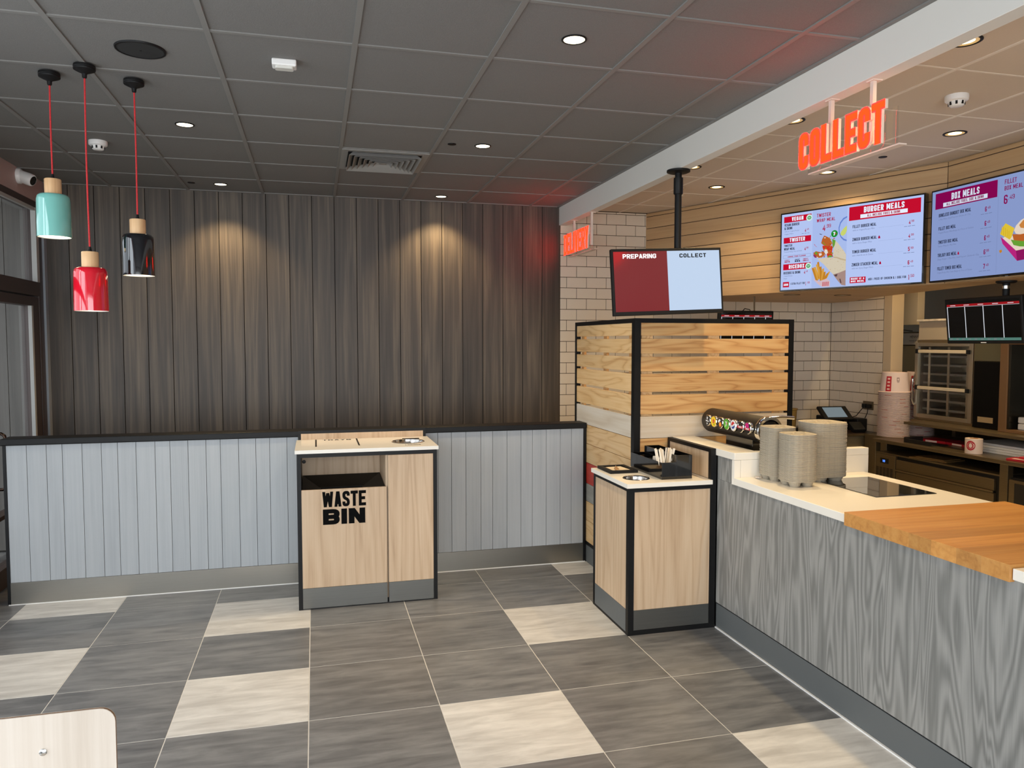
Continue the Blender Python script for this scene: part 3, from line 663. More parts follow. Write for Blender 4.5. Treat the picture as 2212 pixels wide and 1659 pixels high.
obj('ply_edge', bent(-.9055, -.4815, .4995, .8525, .0035, .0355, 1.9882, .0), M_plyedge, bk)
obj('screw', lathe(B(), [(.0085, 0), (.0085, -.0025), (.005, -.0045), (0, -.0048)], (-.640, 1.985, .762), 20, 'Y', cap=False), M_chrome, bk, sm=True)
obj('seat', prism(B(), rrect(-.69, 1.76, .41, .40, .05), .445, .458), M_ply, t)
for sx in (-.86, -.52):
    lb = B(); tube(lb, [(sx, 1.58, 0), (sx+(.01 if sx < -.7 else -.01), 1.62, .44)], .0125); obj('leg', lb, M_black, t, sm=True)
    lb = B(); tube(lb, [(sx, 1.98, 0), (sx, 1.93, .25), (sx, 1.93, .44), (sx, 2.002, .60), (sx, 2.006, .70)], .0125); obj('leg', lb, M_black, t, sm=True)
obj('seat_rail', tube(B(), [(-.855, 1.62, .437), (-.525, 1.62, .437)], .011), M_black, t, sm=True)
obj('seat_rail', tube(B(), [(-.86, 1.93, .437), (-.52, 1.93, .437)], .011), M_black, t, sm=True)

# ================================================================== CEILING FIXTURES
def spot(parent, power, col, size=95, blend=0.6, rad=0.04, z=-0.012):
    d = bpy.data.lights.new('spot', 'SPOT'); d.energy = power; d.color = col; d.spot_size = math.radians(size); d.spot_blend = blend; d.shadow_soft_size = rad
    o = bpy.data.objects.new('lamp_light', d); COL.objects.link(o); o.parent = parent; o.location = (0, 0, z); return o
def downlight(loc, label, group, r, lens_m, power, col, size, proud=.006):
    t = thing('downlight', label, 'light', loc, group)
    q = .84 if lens_m is M_lamp_on else .80
    obj('trim_ring', lathe(B(), [(r*q, 0.0), (r*q, -proud*.6), (r*.90, -proud), (r, -proud*.6), (r, 0.0)], (0,0,0), 36, cap=False), M_rubber, t, sm=True, local=True)
    if lens_m is M_lamp_on:
        obj('lens', lathe(B(), [(r*q, -proud*.35), (r*.5, -proud*.45), (0, -proud*.5)], (0,0,0), 36, cap=False), lens_m, t, sm=True, local=True)
    else:
        obj('reflector', lathe(B(), [(r*q, -proud*.5), (r*.56, -proud*.2)], (0,0,0), 36, cap=False), mat('lamp_reflector', (214, 178, 118), .3, emit=(255, 214, 140), estr=.35), t, sm=True, local=True)
        obj('lens', lathe(B(), [(r*.56, -proud*.2), (0, -proud*.22)], (0,0,0), 36, cap=False), lens_m, t, sm=True, local=True)
    spot(t, power, col, size, 1.0 if lens_m is M_lamp_k else .6)
    return t
GD = 'recessed downlights in the grey ceiling'; GK = 'recessed downlights in the kitchen ceiling'
for (x, y, lb, p) in [(1.089, 3.131, 'recessed downlight in grey ceiling nearest the white beam, largest in view', SPOT_DINING),
                   (1.090, 4.945, 'recessed downlight in grey ceiling right of the square air vent', SPOT_DINING),
                   (1.105, 6.730, 'recessed downlight above the right glow on the dark plank wall', SPOT_WALL),
                   (-0.721, 6.665, 'recessed downlight above the left glow on the dark plank wall', SPOT_WALL),
                   (-0.724, 4.910, 'recessed downlight in grey ceiling just right of the pendant lamps', SPOT_DINING)]:
    downlight((x, y, ZC+.006), lb, GD, .054, M_lamp_on, p, WARM if p == SPOT_DINING else (1.0, .73, .40), 100 if p == SPOT_DINING else 110)
for (x, y, lb) in [(2.667, 2.677, 'kitchen downlight beside the beam in the upper right corner'),
                   (2.667, 3.865, 'kitchen downlight beside the beam, left of the red COLLECT sign'),
                   (2.667, 5.061, 'kitchen downlight beside the beam, next to the monitor pole mount'),
                   (3.780, 3.850, 'kitchen downlight right of the COLLECT sign, below the smoke detector'),
                   (3.720, 4.960, 'kitchen downlight above the BURGER MEALS menu screen'),
                   (3.201, 5.654, 'kitchen downlight between the monitor pole and the boarded bulkhead')]:
    downlight((x, y, KZ+.004), lb, GK, .066, M_lamp_k, SPOT_KITCHEN*(.55 if y > 5.5 else 1.0), WARM2, 150)
for (x, y, lb) in [(4.026, 5.80, 'flat round soffit light under the bulkhead, left of two'), (4.50, 5.75, 'flat round soffit light under the bulkhead, right of two')]:
    t = thing('soffit_light', lb, 'light', (x, y, BZ), 'round lights under the bulkhead')
    obj('trim_ring', lathe(B(), [(.060, 0), (.060, -.004), (.070, -.004), (.070, 0)], (0,0,0), 32, cap=False), mat('bronze_ring', (92, 70, 44), .4, .6), t, sm=True, local=True)
    obj('lens', lathe(B(), [(.060, -.002), (0, -.002)], (0,0,0), 32, cap=False), mat('frosted_lens', (196, 176, 146), .5), t, local=True)
for (x, y, lb) in [(5.05, 5.30, 'added unseen fill downlight above the steel worktop, farther one'), (5.15, 3.70, 'added unseen fill downlight above the steel worktop, nearer one')]:
    downlight((x, y, KZ+.004), lb, GK, .066, M_lamp_k, 95, WARM2, 140)  # unseen lamps behind the bulkhead, added to brighten the rear kitchen
# black ceiling loudspeaker
t = thing('ceiling_speaker', 'large round black ceiling loudspeaker grille above the pendants', 'speaker', (-.722, 3.714, ZC+.006))
obj('rim', lathe(B(), [(.096, 0), (.096, -.007), (.103, -.007), (.105, 0)], (0,0,0), 48, cap=False), M_rubber, t, sm=True, local=True)
obj('grille', lathe(B(), [(.096, -.005), (.05, -.0065), (0, -.007)], (0,0,0), 48, cap=False), mat('speaker_cloth', (34, 35, 35), .8, noise=.3, nscale=900), t, sm=True, local=True)
obj('badge', lathe(B(), [(.005, -.0072), (.004, -.0085), (0, -.0085)], (0,0,0), 12, cap=False), M_rubber, t, local=True)
# small black sensor caps
for (x, y, z, lb) in [(.885, 4.95, ZC+.006, 'small black ceiling cap left of the middle downlight'), (-.944, 6.663, ZC+.006, 'small black ceiling cap left of the downlight by the plank wall'), (3.783, 4.457, KZ+.004, 'small black ceiling cap in the kitchen ceiling under the COLLECT sign')]:
    t = thing('sensor_cap', lb, 'sensor', (x, y, z), 'small black ceiling caps')
    obj('cap_disc', lathe(B(), [(.028, 0), (.027, -.004), (.012, -.006), (0, -.006)], (0,0,0), 24, cap=False), M_rubber, t, sm=True, local=True)
# white motion sensor
t = thing('motion_sensor', 'white rectangular motion sensor on a grey ceiling tile', 'sensor', (-.115, 3.70, ZC+.006))
obj('housing', box(B(), -.054, .054, -.033, .033, -.030, 0, .006), M_whiteplastic, t, local=True)
lb = B(); prism(lb, rrect(0, 0, .080, .040, .010), -.040, -.030); obj('lens', lb, mat('sensor_lens', (206, 204, 196), .4), t, local=True)
# smoke detectors
def smoke(loc, label):
    t = thing('smoke_detector', label, 'detector', loc, 'smoke detectors')
    obj('base', lathe(B(), [(.055, 0), (.056, -.012), (.054, -.026), (.046, -.032), (0, -.032)], (0,0,0), 36, cap=False), M_whiteplastic, t, sm=True, local=True)
    obj('chamber', lathe(B(), [(.040, -.032), (.035, -.050), (.028, -.056), (0, -.057)], (0,0,0), 36, cap=False), M_whiteplastic, t, sm=True, local=True)
    for k in range(8):
        a = 2*PI*k/8; b = box(B(), -.005, .005, -.002, .002, -.009, .009); b.transform(Matrix.Translation((.0375*math.cos(a), .0375*math.sin(a), -.041)) @ Matrix.Rotation(a+PI/2, 4, 'Z'))
        obj('slot', b, M_rubber, t, local=True)
    return t
smoke((-1.325, 5.455, ZC+.006), 'white smoke detector on the grey ceiling between the pendant cords')
smoke((3.215, 3.270, KZ+.004), 'white smoke detector on the cream kitchen ceiling right of COLLECT')
t = thing('sprinkler_head', 'small pale fitting on the kitchen ceiling behind the monitor pole', 'detector', (2.93, 5.75, KZ+.004))
obj('stem', lathe(B(), [(.03, 0), (.03, -.01), (.016, -.012), (.016, -.05), (.024, -.055), (.024, -.075), (0, -.075)], (0,0,0), 20, cap=False), M_cream, t, sm=True, local=True)
# square air vent of nested frames
t = thing('air_vent', 'square grey ceiling air diffuser of nested angled blades', 'vent', (.489, 5.52, ZC))
vm = mat('vent_grey', (140, 138, 134), .5)
def sq(bm, r0, z0, r1, z1):
    a = [bm.verts.new((sx*r0, sy*r0, z0)) for sx, sy in ((-1,-1),(1,-1),(1,1),(-1,1))]; b = [bm.verts.new((sx*r1, sy*r1, z1)) for sx, sy in ((-1,-1),(1,-1),(1,1),(-1,1))]
    for i in range(4): bm.faces.new((a[i], a[(i+1) % 4], b[(i+1) % 4], b[i]))
fb = B(); sq(fb, .293, .002, .293, -.004); sq(fb, .293, -.004, .250, -.004); sq(fb, .250, -.004, .250, .004); obj('vent_frame', fb, vm, t, local=True)
obj('vent_back', box(B(), -.25, .25, -.25, .25, .0035, .006), M_rubber, t, local=True)
for k in range(6):
    r = .247-.036*k; fb = B(); sq(fb, r-.030, .003, r-.002, -.026); sq(fb, r-.002, -.026, r-.004, -.027); sq(fb, r-.004, -.027, r-.032, .002); sq(fb, r-.032, .002, r-.030, .003); obj('vent_blade', fb, vm, t, local=True)
obj('vent_centre', box(B(), -.025, .025, -.025, .025, -.018, -.012, .001), vm, t, local=True)
# security camera on the fascia
t = thing('security_camera', 'small white dome security camera on the pink fascia at the left', 'camera', (XL, 6.42, 2.965))
obj('base', lathe(B(), [(.056, 0), (.056, .02), (.050, .028), (0, .028)], (XL, 6.42, 2.965), 32, 'X', cap=False), M_whiteplastic, t, sm=True)
dvec = Vector((.80, -.22, -.32)).normalized(); c0 = Vector((XL+.02, 6.42, 2.965))
cb = B(); lathe(cb, [(.0, -.04), (.044, -.02), (.046, .04), (.044, .070), (.038, .078), (.034, .079)], (0,0,0), 28, cap=False)
cb.transform(Matrix.Translation(c0+dvec*.02) @ dvec.to_track_quat('Z', 'Y').to_matrix().to_4x4())
obj('eyeball', cb, M_whiteplastic, t, sm=True)
cb = B(); lathe(cb, [(.034, .077), (.030, .074), (.015, .076), (0, .077)], (0,0,0), 24, cap=False)
cb.transform(Matrix.Translation(c0+dvec*.02) @ dvec.to_track_quat('Z', 'Y').to_matrix().to_4x4())
obj('lens', cb, M_blackgloss, t, sm=True)

# ================================================================== PENDANT LAMPS
def pendant(x, y, zb, colname, rgb, label):
    t = thing('pendant_lamp', label, 'lamp', (x, y, ZC), 'pendant lamps hung in a cluster')
    H = zb-ZC; st = H+.205; nk = st+.072; r = .0725
    obj('canopy', lathe(B(), [(.046, 0), (.047, -.010), (.044, -.014), (.047, -.016), (.046, -.022), (.030, -.030), (.016, -.036), (.011, -.040), (.010, -.056), (.005, -.060), (0, -.060)], (0,0,0), 36, cap=False), M_rubber, t, sm=True, local=True)
    cb = B(); n = 40; dx = random.uniform(-.004, .004)
    tube(cb, [(dx*math.sin(PI*k/n), 0, -.056+(nk+.02+.056)*k/n) for k in range(n+1)], .0038, 8); obj('cord', cb, M_red_cord, t, sm=True, local=True)
    obj('cord_grip', lathe(B(), [(.006, nk+.024), (.007, nk+.012), (.012, nk), (0, nk)], (0,0,0), 16, cap=False), M_rubber, t, sm=True, local=True)
    obj('neck', lathe(B(), [(0, nk), (.034, nk), (.0365, nk-.003), (.0365, st-.004), (0, st-.004)], (0,0,0), 36, cap=False), M_lightwood, t, sm=True, local=True)
    sh = obj('shade', lathe(B(), [(.0365, st-.002), (.054, st-.001), (.064, st-.005), (.070, st-.014), (r, st-.030), (r+.002, H), (r-.001, H), (r-.003, st-.035), (.062, st-.012), (.04, st-.008)], (0,0,0), 48, cap=False), mat(colname, rgb, .08, coat=.8), t, sm=True, local=True)
    obj('shade_lining', lathe(B(), [(r-.0012, H+.0002), (r-.0045, H+.004), (r-.0065, st-.040), (.0585, st-.019), (.0, st-.015)], (0,0,0), 48, cap=False), mat('white_enamel', (245, 243, 238), .4), sh, sm=True, local=True)
    obj('bulb', lathe(B(), [(.014, st-.014), (.015, st-.05), (.032, st-.085), (.035, st-.105), (.028, st-.125), (.0, st-.138)], (0,0,0), 24, cap=False), emis('bulb_on', (255, 238, 205), 14.0), t, sm=True, local=True)
    return t
pendant(-1.204, 4.126, 2.243, 'teal_enamel', (118, 184, 174), 'teal enamel pendant lamp with beech neck on a red cord, highest of three')
pendant(-1.014, 3.976, 1.885, 'red_enamel', (206, 18, 40), 'red enamel pendant lamp with beech neck, lowest of three')
pendant(-.838, 4.139, 2.068, 'black_enamel', (12, 14, 20), 'glossy black enamel pendant lamp with beech neck, rightmost of three')

# ================================================================== ILLUMINATED HANGING SIGNS
M_neon = emis('neon_orange', (255, 70, 26), 2.0); M_neonrim = emis('neon_red_edge', (255, 9, 7), 34.0); M_acryl = glass('clear_acrylic')
M_signwhite = mat('sign_white', (226, 206, 192), .4)
def sign(word, ya, yb, z0, z1, rods, label):
    """letters face the dining side (-X) and read from the far end ya towards the near end yb"""
    X = 2.318; t = thing('hanging_sign', label, 'sign', (X, (ya+yb)/2, 2.85), 'red illuminated hanging signs')
    for y in rods:
        obj('hanger_rod', box(B(), X-.009, X+.009, y-.009, y+.009, z0+.02, 2.85), M_signwhite, t)
        obj('hanger_plate', box(B(), X-.018, X+.028, y-.022, y+.022, 2.846, 2.85), M_signwhite, t)
    obj('backing_panel', box(B(), X+.006, X+.012, yb-.03, ya-.02, z0-.012, z1-.035), M_acryl, t)
    obj('sign_tray', box(B(), X+.012, X+.050, yb-.035, ya-.015, z0-.016, z0-.010), M_signwhite, t)
    n = len(word); W = ya-yb; cw = W/(n-.0); gap = .05
    ws = [ .45*(1.0) if c != 'I' else .2 for c in word]; tot = sum(ws)+.035*(n-1); y = ya
    for c, w in zip(word, ws):
        wid = W*w/tot
        FMt = frame_mat((X-.020, y, z0), (0,-1,0), (0,0,1))
        L = obj('letter', text_bm(c, z1-z0, wid, w=.45, t=(.215 if word == 'COLLECT' else .165), extrude=.014), M_signwhite, t, matrix=frame_mat((X-.016, y, z0), (0,-1,0), (0,0,1)))
        obj('letter_face', text_bm(c, z1-z0, wid, w=.45, t=(.215 if word == 'COLLECT' else .165), extrude=.0012), M_neonrim, L, matrix=frame_mat((X-.0302, y, z0), (0,-1,0), (0,0,1)))
        obj('letter_core', text_bm(c, z1-z0, wid, w=.45, t=(.215 if word == 'COLLECT' else .165), extrude=.0012, rib=.68), M_neon, L, matrix=frame_mat((X-.0316, y, z0), (0,-1,0), (0,0,1)))
        y -= W*(w+.035)/tot
    return t
sign('COLLECT', 3.262, 2.690, 2.565, 2.740, (3.068, 2.798), 'red lit COLLECT sign hanging from the white beam at upper right')
sign('DELIVERY', 6.840, 6.185, 2.550, 2.737, (6.640, 6.188), 'red lit DELIVERY sign hanging from the white beam by the tiled wall')

# ================================================================== ORDER MONITOR on a ceiling pole
t = thing('order_monitor', 'hanging order screen showing PREPARING and COLLECT above the slatted screen', 'monitor', (2.25, 4.53, 1.9))
obj('ceiling_plate', lathe(B(), [(.075, 2.85), (.075, 2.838), (.06, 2.832), (.03, 2.830), (0, 2.830)], (2.30, 4.55, 0), 36, cap=False), M_rubber, t, sm=True)
obj('pole', lathe(B(), [(.022, 2.84), (.022, 2.20), (0, 2.20)], (2.30, 4.55, 0), 24, cap=False), M_black, t, sm=True)
obj('pole_sleeve', lathe(B(), [(.0, 2.80), (.030, 2.80), (.030, 2.70), (.026, 2.695), (.0, 2.695)], (2.30, 4.55, 0), 24, cap=False), M_black, t, sm=True)
MON_C = Vector((2.211, 4.50, 2.130)); myaw, mtilt, mroll, mw, mh = -.060, -.055, .040, .752, .425
rx = Vector((math.cos(myaw), math.sin(myaw), 0)); nn = Vector((math.sin(myaw), -math.cos(myaw), 0))
up = Vector((0,0,1))*math.cos(mtilt) + nn*math.sin(mtilt)
rx, up = rx*math.cos(mroll)+up*math.sin(mroll), up*math.cos(mroll)-rx*math.sin(mroll)
MF = frame_mat(MON_C, rx, up)
obj('casing', box(B(), -mw/2, mw/2, -mh/2, mh/2, -.035, .0, .004), M_rubber, t, matrix=MF)
ix, iy = mw/2-.014, mh/2-.018
obj('screen_half', box(B(), -ix, 0, -iy+.006, iy, 0, .0015), mat('screen_red', (40, 10, 12), .12, emit=(132, 48, 52), estr=.8), t, matrix=MF)
obj('screen_half', box(B(), 0, ix, -iy+.006, iy, 0, .0015), mat('screen_ice', (20, 22, 24), .15, emit=(196, 216, 242), estr=.95), t, matrix=MF)
obj('lettering', text_bm('PREPARING', .028, .225, w=.66, t=.185, gap=.10), mat('screen_white_text', (240, 240, 244), .4, emit=(240, 240, 244), estr=.9), t, matrix=MF @ Matrix.Translation((-.300, .150, .0020)))
obj('lettering', text_bm('COLLECT', .026, .185, w=.62, t=.20, gap=.14), M_ink, t, matrix=MF @ Matrix.Translation((.085, .150, .0020)))
obj('mount_bracket', box(B(), -.05, .05, -.10, .215, -.075, -.035, .002), M_black, t, matrix=MF)
obj('mount_arm', box(B(), 2.27, 2.33, 4.525, 4.60, 2.19, 2.25, .002), M_black, t)

# ================================================================== MENU SCREENS
def em2(name, rgb, s=1.0): return emis('menu_'+name, rgb, s)
E_bg = em2('bg', (186, 204, 250), .92); E_red = em2('red', (204, 16, 48), .9); E_mag = em2('magenta', (140, 8, 84), .85); E_wh = em2('white', (234, 240, 255), .98)
E_dk = em2('navy', (24, 30, 58), .8); E_crim = em2('crimson', (182, 12, 62), .85); E_gr = em2('grey', (112, 126, 168), .85); E_grn = em2('green', (30, 150, 50), .85); E_mint = em2('mint', (210, 240, 228), .95)
E_bg2 = em2('bg2', (140, 158, 208), .92); E_pan = em2('panel', (176, 196, 246), .9); E_wh2 = em2('white2', (214, 222, 240), .95)
C_foods = {k: em2('food_'+k, v, .85) for k, v in dict(tort=(226, 214, 190), tort2=(206, 184, 150), chick=(196, 104, 46), tom=(214, 62, 36), let=(110, 170, 60), mayo=(244, 238, 226), slaw=(150, 60, 110), fry=(230, 170, 72), fry2=(206, 138, 44), paper=(178, 148, 140), papd=(96, 72, 74), boxw=(226, 196, 204), bowl=(110, 140, 220), lemon=(214, 226, 120), corn=(238, 206, 60), corn2=(214, 172, 40), bun=(214, 140, 70), bunl=(244, 226, 206), mag=(196, 40, 132), mag2=(150, 26, 100), dark=(58, 44, 50)).items()}
def menu(name, label, O, r, W, H, bg, n=None):
    O = Vector(O); r = Vector(r).normalized(); t = thing(name, label, 'menu screen', O, 'wall menu screens')
    FM = frame_mat(O, r, (0,0,1)); f = .012
    obj('casing', box(B(), -f, W+f, -f, H+f, -.05, -.0008, .003), M_blackgloss, t, matrix=FM)
    obj('display', box(B(), 0, W, 0, H, -.0008, .0004), bg, t, matrix=FM)
    return t, FM
LV = [0]
def P(FM, t, m, pts, lv=1, nm='graphic'):
    bm = B(); bm.faces.new([bm.verts.new((x, y, .0004+.0004*lv)) for x, y in pts]); return obj(nm, bm, m, t, matrix=FM)
def RC(FM, t, m, x0, y0, x1, y1, lv=1, nm='banner'): return P(FM, t, m, [(x0,y0),(x1,y0),(x1,y1),(x0,y1)], lv, nm)
def TX(FM, t, m, s, x, y, h, w, lv=3, wt=.17): return obj('menu_text', text_bm(s, h, w, w=.46, t=wt, gap=.10), m, t, matrix=FM @ Matrix.Translation((x, y, .0004+.0004*lv)))
def CI(FM, t, m, x, y, r, lv=4, ry=None, nm='badge'): return P(FM, t, m, [(x+r*math.cos(2*PI*k/24), y+(ry or r)*math.sin(2*PI*k/24)) for k in range(24)], lv, nm)
def LT(FM, t, m, s, x, y, h, w, lv=3): return lower_text('menu_small_print', s, h, m, t, FM @ Matrix.Translation((x, y, .0004+.0004*lv)), w)
def PRICE(FM, t, m, a, b, x, y, h, lv=3):
    TX(FM, t, m, a, x, y, h, h*.42 if a != '1' else h*.2, lv); TX(FM, t, m, b, x+h*.62, y+h*.48, h*.5, h*.62, lv, .13)
S1o = P0 - bn*.066 + bd*1.530; S1 = (S1o.x, S1o.y, 2.167)
t, FM = menu('menu_screen', 'lit menu screen headed BURGER MEALS on the boarded bulkhead', S1, bd, 1.115, .615, E_bg)
for a, b, s, wx in ((.546, .594, 'VEGAN', (.090, .102)), (.378, .425, 'TWISTER', (.074, .136)), (.161, .209, 'RICEBOX', (.071, .138))):
    RC(FM, t, E_red, .020, a, .261, b); TX(FM, t, E_wh, s, wx[0], a+.009, .031, wx[1], 3, .20)
for y in (.563, .180):
    CI(FM, t, E_mint, .243, y, .026); CI(FM, t, E_grn, .244, y, .017, 5, .014); RC(FM, t, E_mint, .232, y+.002, .256, y+.006, 6, 'badge_print'); RC(FM, t, E_mint, .234, y-.006, .254, y-.002, 6, 'badge_print')
TX(FM, t, E_dk, 'VEGAN BURGER', .026, .516, .021, .131); TX(FM, t, E_dk, '& DRINK', .026, .489, .021, .071); PRICE(FM, t, E_crim, '4', '49', .206, .454, .028)
LT(FM, t, E_gr, 'with an Original Recipe', .026, .470, .011, .133); LT(FM, t, E_gr, 'Vegan Fillet', .026, .449, .011, .08); [RC(FM, t, E_gr, .180+.024*q, .442, .198+.024*q, .445, 2, 'fine_print') for q in range(3)]
TX(FM, t, E_dk, 'TWISTER', .025, .350, .018, .073); TX(FM, t, E_dk, 'WRAP MEAL', .025, .322, .020, .098); PRICE(FM, t, E_crim, '4', '99', .206, .307, .028)
LT(FM, t, E_gr, 'Toasted Wrap, Fries & Drink', .025, .304, .011, .16)
for (a, b, c, d) in ((.019,.257,.261,.2585), (.019,.2785,.261,.280), (.019,.257,.0205,.28), (.2595,.257,.261,.28)): RC(FM, t, E_gr, a, b, c, d, 2, 'rule')
TX(FM, t, E_crim, 'CHOOSE YOUR FLAVOUR', .060, .262, .011, .159)
for s1_, s2_, x, m_ in (('STREET', 'MAYO', .033, E_crim), ('SMOKY', 'BBQ', .124, E_dk), ('SWEET', 'CHILLI', .196, E_crim)): TX(FM, t, m_, s1_, x, .236, .009, .045); TX(FM, t, m_, s2_, x, .222, .011, .046, 3, .22)
TX(FM, t, E_dk, 'RICEBOX & DRINK', .025, .127, .020, .151); PRICE(FM, t, E_crim, '4', '49', .206, .120, .027); LT(FM, t, E_gr, 'Original Recipe', .025, .108, .011, .08); LT(FM, t, E_gr, 'Zinger', .025, .088, .011, .034)
RC(FM, t, E_red, .020, .021, .076, .064); TX(FM, t, E_wh, 'ADD', .028, .033, .018, .040, 3, .24); TX(FM, t, E_dk, '1 EXTRA FILLET FOR', .087, .039, .016, .128); PRICE(FM, t, E_crim, '1', '00', .221, .027, .030)
RC(FM, t, E_pan, .273, 0.004, .556, .612, 1, 'panel')
TX(FM, t, E_crim, 'TWISTER', .307, .555, .029, .116, 3, .15); TX(FM, t, E_crim, 'WRAP MEAL', .307, .517, .026, .154, 3, .15); TX(FM, t, E_crim, '4', .357, .444, .049, .024, 3, .15); TX(FM, t, E_crim, '.99', .384, .466, .028, .042, 3, .12)
CI(FM, t, E_grn, .457, .413, .027); TX(FM, t, E_wh, '7', .446, .399, .028, .018, 6, .22); CI(FM, t, E_red, .468, .412, .005, 6)
# glass bowl, wrap, filling, paper sleeve and fries printed on the screen
fd = C_foods
P(FM, t, fd['bowl'], [(.556,.536),(.525,.525),(.500,.495),(.489,.456),(.492,.415),(.508,.378),(.530,.355),(.556,.345)], 2, 'bowl_picture'); P(FM, t, E_pan, [(.556,.526),(.528,.512),(.506,.485),(.497,.452),(.500,.415),(.514,.385),(.534,.366),(.556,.357)], 3, 'bowl_picture')
P(FM, t, fd['lemon'], [(.556,.465),(.530,.445),(.508,.418),(.505,.400),(.525,.388),(.545,.400),(.556,.425)], 4, 'bowl_picture')
P(FM, t, fd['tort'], [(.467,.358),(.490,.335),(.515,.300),(.540,.268),(.554,.244),(.554,.125),(.500,.105),(.455,.098),(.418,.134),(.372,.185),(.318,.228),(.398,.235),(.452,.228),(.450,.268),(.458,.315)], 3, 'wrap_picture')
P(FM, t, fd['tort2'], [(.452,.228),(.480,.222),(.520,.205),(.554,.196),(.554,.205),(.520,.216),(.480,.232),(.452,.236)], 4, 'wrap_picture')
rnd = random.Random(5)
for k in range(26): CI(FM, t, fd['tort2'], rnd.uniform(.40, .545), rnd.uniform(.115, .225), rnd.uniform(.002, .005), 5, rnd.uniform(.0015, .003), 'wrap_picture') if k < 16 else CI(FM, t, fd['tort2'], rnd.uniform(.462, .55), rnd.uniform(.235, .29), rnd.uniform(.002, .005), 5, .002, 'wrap_picture')
P(FM, t, fd['chick'], [(.373,.408),(.405,.392),(.428,.372),(.440,.345),(.430,.322),(.396,.320),(.372,.330),(.349,.350),(.356,.380)], 5, 'filling_picture')
P(FM, t, fd['tom'], [(.360,.330),(.395,.325),(.430,.330),(.446,.312),(.440,.270),(.450,.235),(.405,.232),(.398,.262),(.372,.290),(.362,.312)], 5, 'filling_picture')
P(FM, t, fd['let'], [(.440,.375),(.468,.360),(.462,.325),(.448,.300),(.442,.330)], 5, 'filling_picture'); P(FM, t, fd['chick'], [(.285,.278),(.305,.292),(.340,.282),(.372,.285),(.385,.262),(.360,.238),(.315,.236),(.296,.255)], 5, 'filling_picture')
P(FM, t, fd['slaw'], [(.283,.270),(.300,.262),(.318,.240),(.300,.240),(.288,.252)], 6, 'filling_picture'); P(FM, t, fd['mayo'], [(.378,.300),(.400,.296),(.408,.270),(.392,.258),(.380,.274)], 6, 'filling_picture'); P(FM, t, fd['mayo'], [(.330,.272),(.352,.274),(.358,.256),(.338,.250)], 6, 'filling_picture'); P(FM, t, fd['let'], [(.402,.236),(.436,.232),(.446,.244),(.420,.250)], 6, 'filling_picture'); P(FM, t, fd['chick'], [(.405,.290),(.428,.285),(.430,.262),(.410,.258)], 6, 'filling_picture'); P(FM, t, fd['let'], [(.305,.290),(.322,.276),(.312,.262),(.298,.272)], 6, 'filling_picture')
for k in range(46):
    a_ = rnd.uniform(0, 1); bx_, by_ = (rnd.uniform(.352, .455), rnd.uniform(.238, .400)) if a_ < .68 else (rnd.uniform(.286, .385), rnd.uniform(.238, .292))
    if bx_ < .385 and .295 < by_ < .335: continue
    z_ = rnd.uniform(.004, .010); P(FM, t, fd[rnd.choice(['chick', 'tom', 'let', 'mayo', 'slaw', 'fry2', 'chick', 'tom'])], [(bx_+z_*rnd.uniform(.5, 1)*math.cos(q*1.257), by_+z_*.7*rnd.uniform(.5, 1)*math.sin(q*1.257)) for q in range(5)], 7+.1*k, 'filling_picture')
P(FM, t, fd['dark'], [(.335,.428),(.350,.420),(.362,.421),(.348,.416),(.334,.423)], 5, 'filling_picture'); P(FM, t, fd['tom'], [(.290,.345),(.305,.328),(.318,.322),(.302,.334),(.292,.350)], 5, 'filling_picture')
P(FM, t, fd['paper'], [(.453,.098),(.500,.108),(.554,.125),(.556,.006),(.523,.013),(.490,.050)], 5, 'sleeve_picture'); P(FM, t, fd['papd'], [(.462,.094),(.490,.100),(.485,.080),(.470,.082)], 6, 'sleeve_picture'); P(FM, t, fd['papd'], [(.505,.060),(.514,.062),(.524,.028),(.516,.026)], 6, 'sleeve_picture')
for k, (a, b, c, d) in enumerate(((.282,.160,.318,.062),(.300,.165,.330,.070),(.328,.203,.338,.080),(.318,.185,.348,.075),(.350,.165,.352,.060),(.372,.148,.362,.062),(.386,.122,.372,.070),(.424,.120,.388,.072),(.410,.110,.380,.062))):
    P(FM, t, fd['fry'] if k % 2 else fd['fry2'], [(a-.010,b),(a+.006,b+.004),(c+.016,d),(c-.008,d-.006)], 3+k*.2, 'fries_picture')
P(FM, t, fd['boxw'], [(.284,.075),(.342,.050),(.398,.070),(.430,.048),(.428,.006),(.366,.006),(.330,.03)], 6, 'fries_picture')
for k in range(7): P(FM, t, E_red, [(.366+.008*k,.012),(.370+.008*k,.012),(.371+.008*k,.045),(.367+.008*k,.045)], 7, 'fries_picture')
RC(FM, t, E_red, .571, .496, 1.097, .599); TX(FM, t, E_wh, 'BURGER MEALS', .685, .545, .043, .298, 3, .19); RC(FM, t, E_wh, .659, .506, 1.006, .534, 2); TX(FM, t, E_crim, 'ALL INCLUDE FRIES & DRINK', .712, .5105, .019, .243, 4)
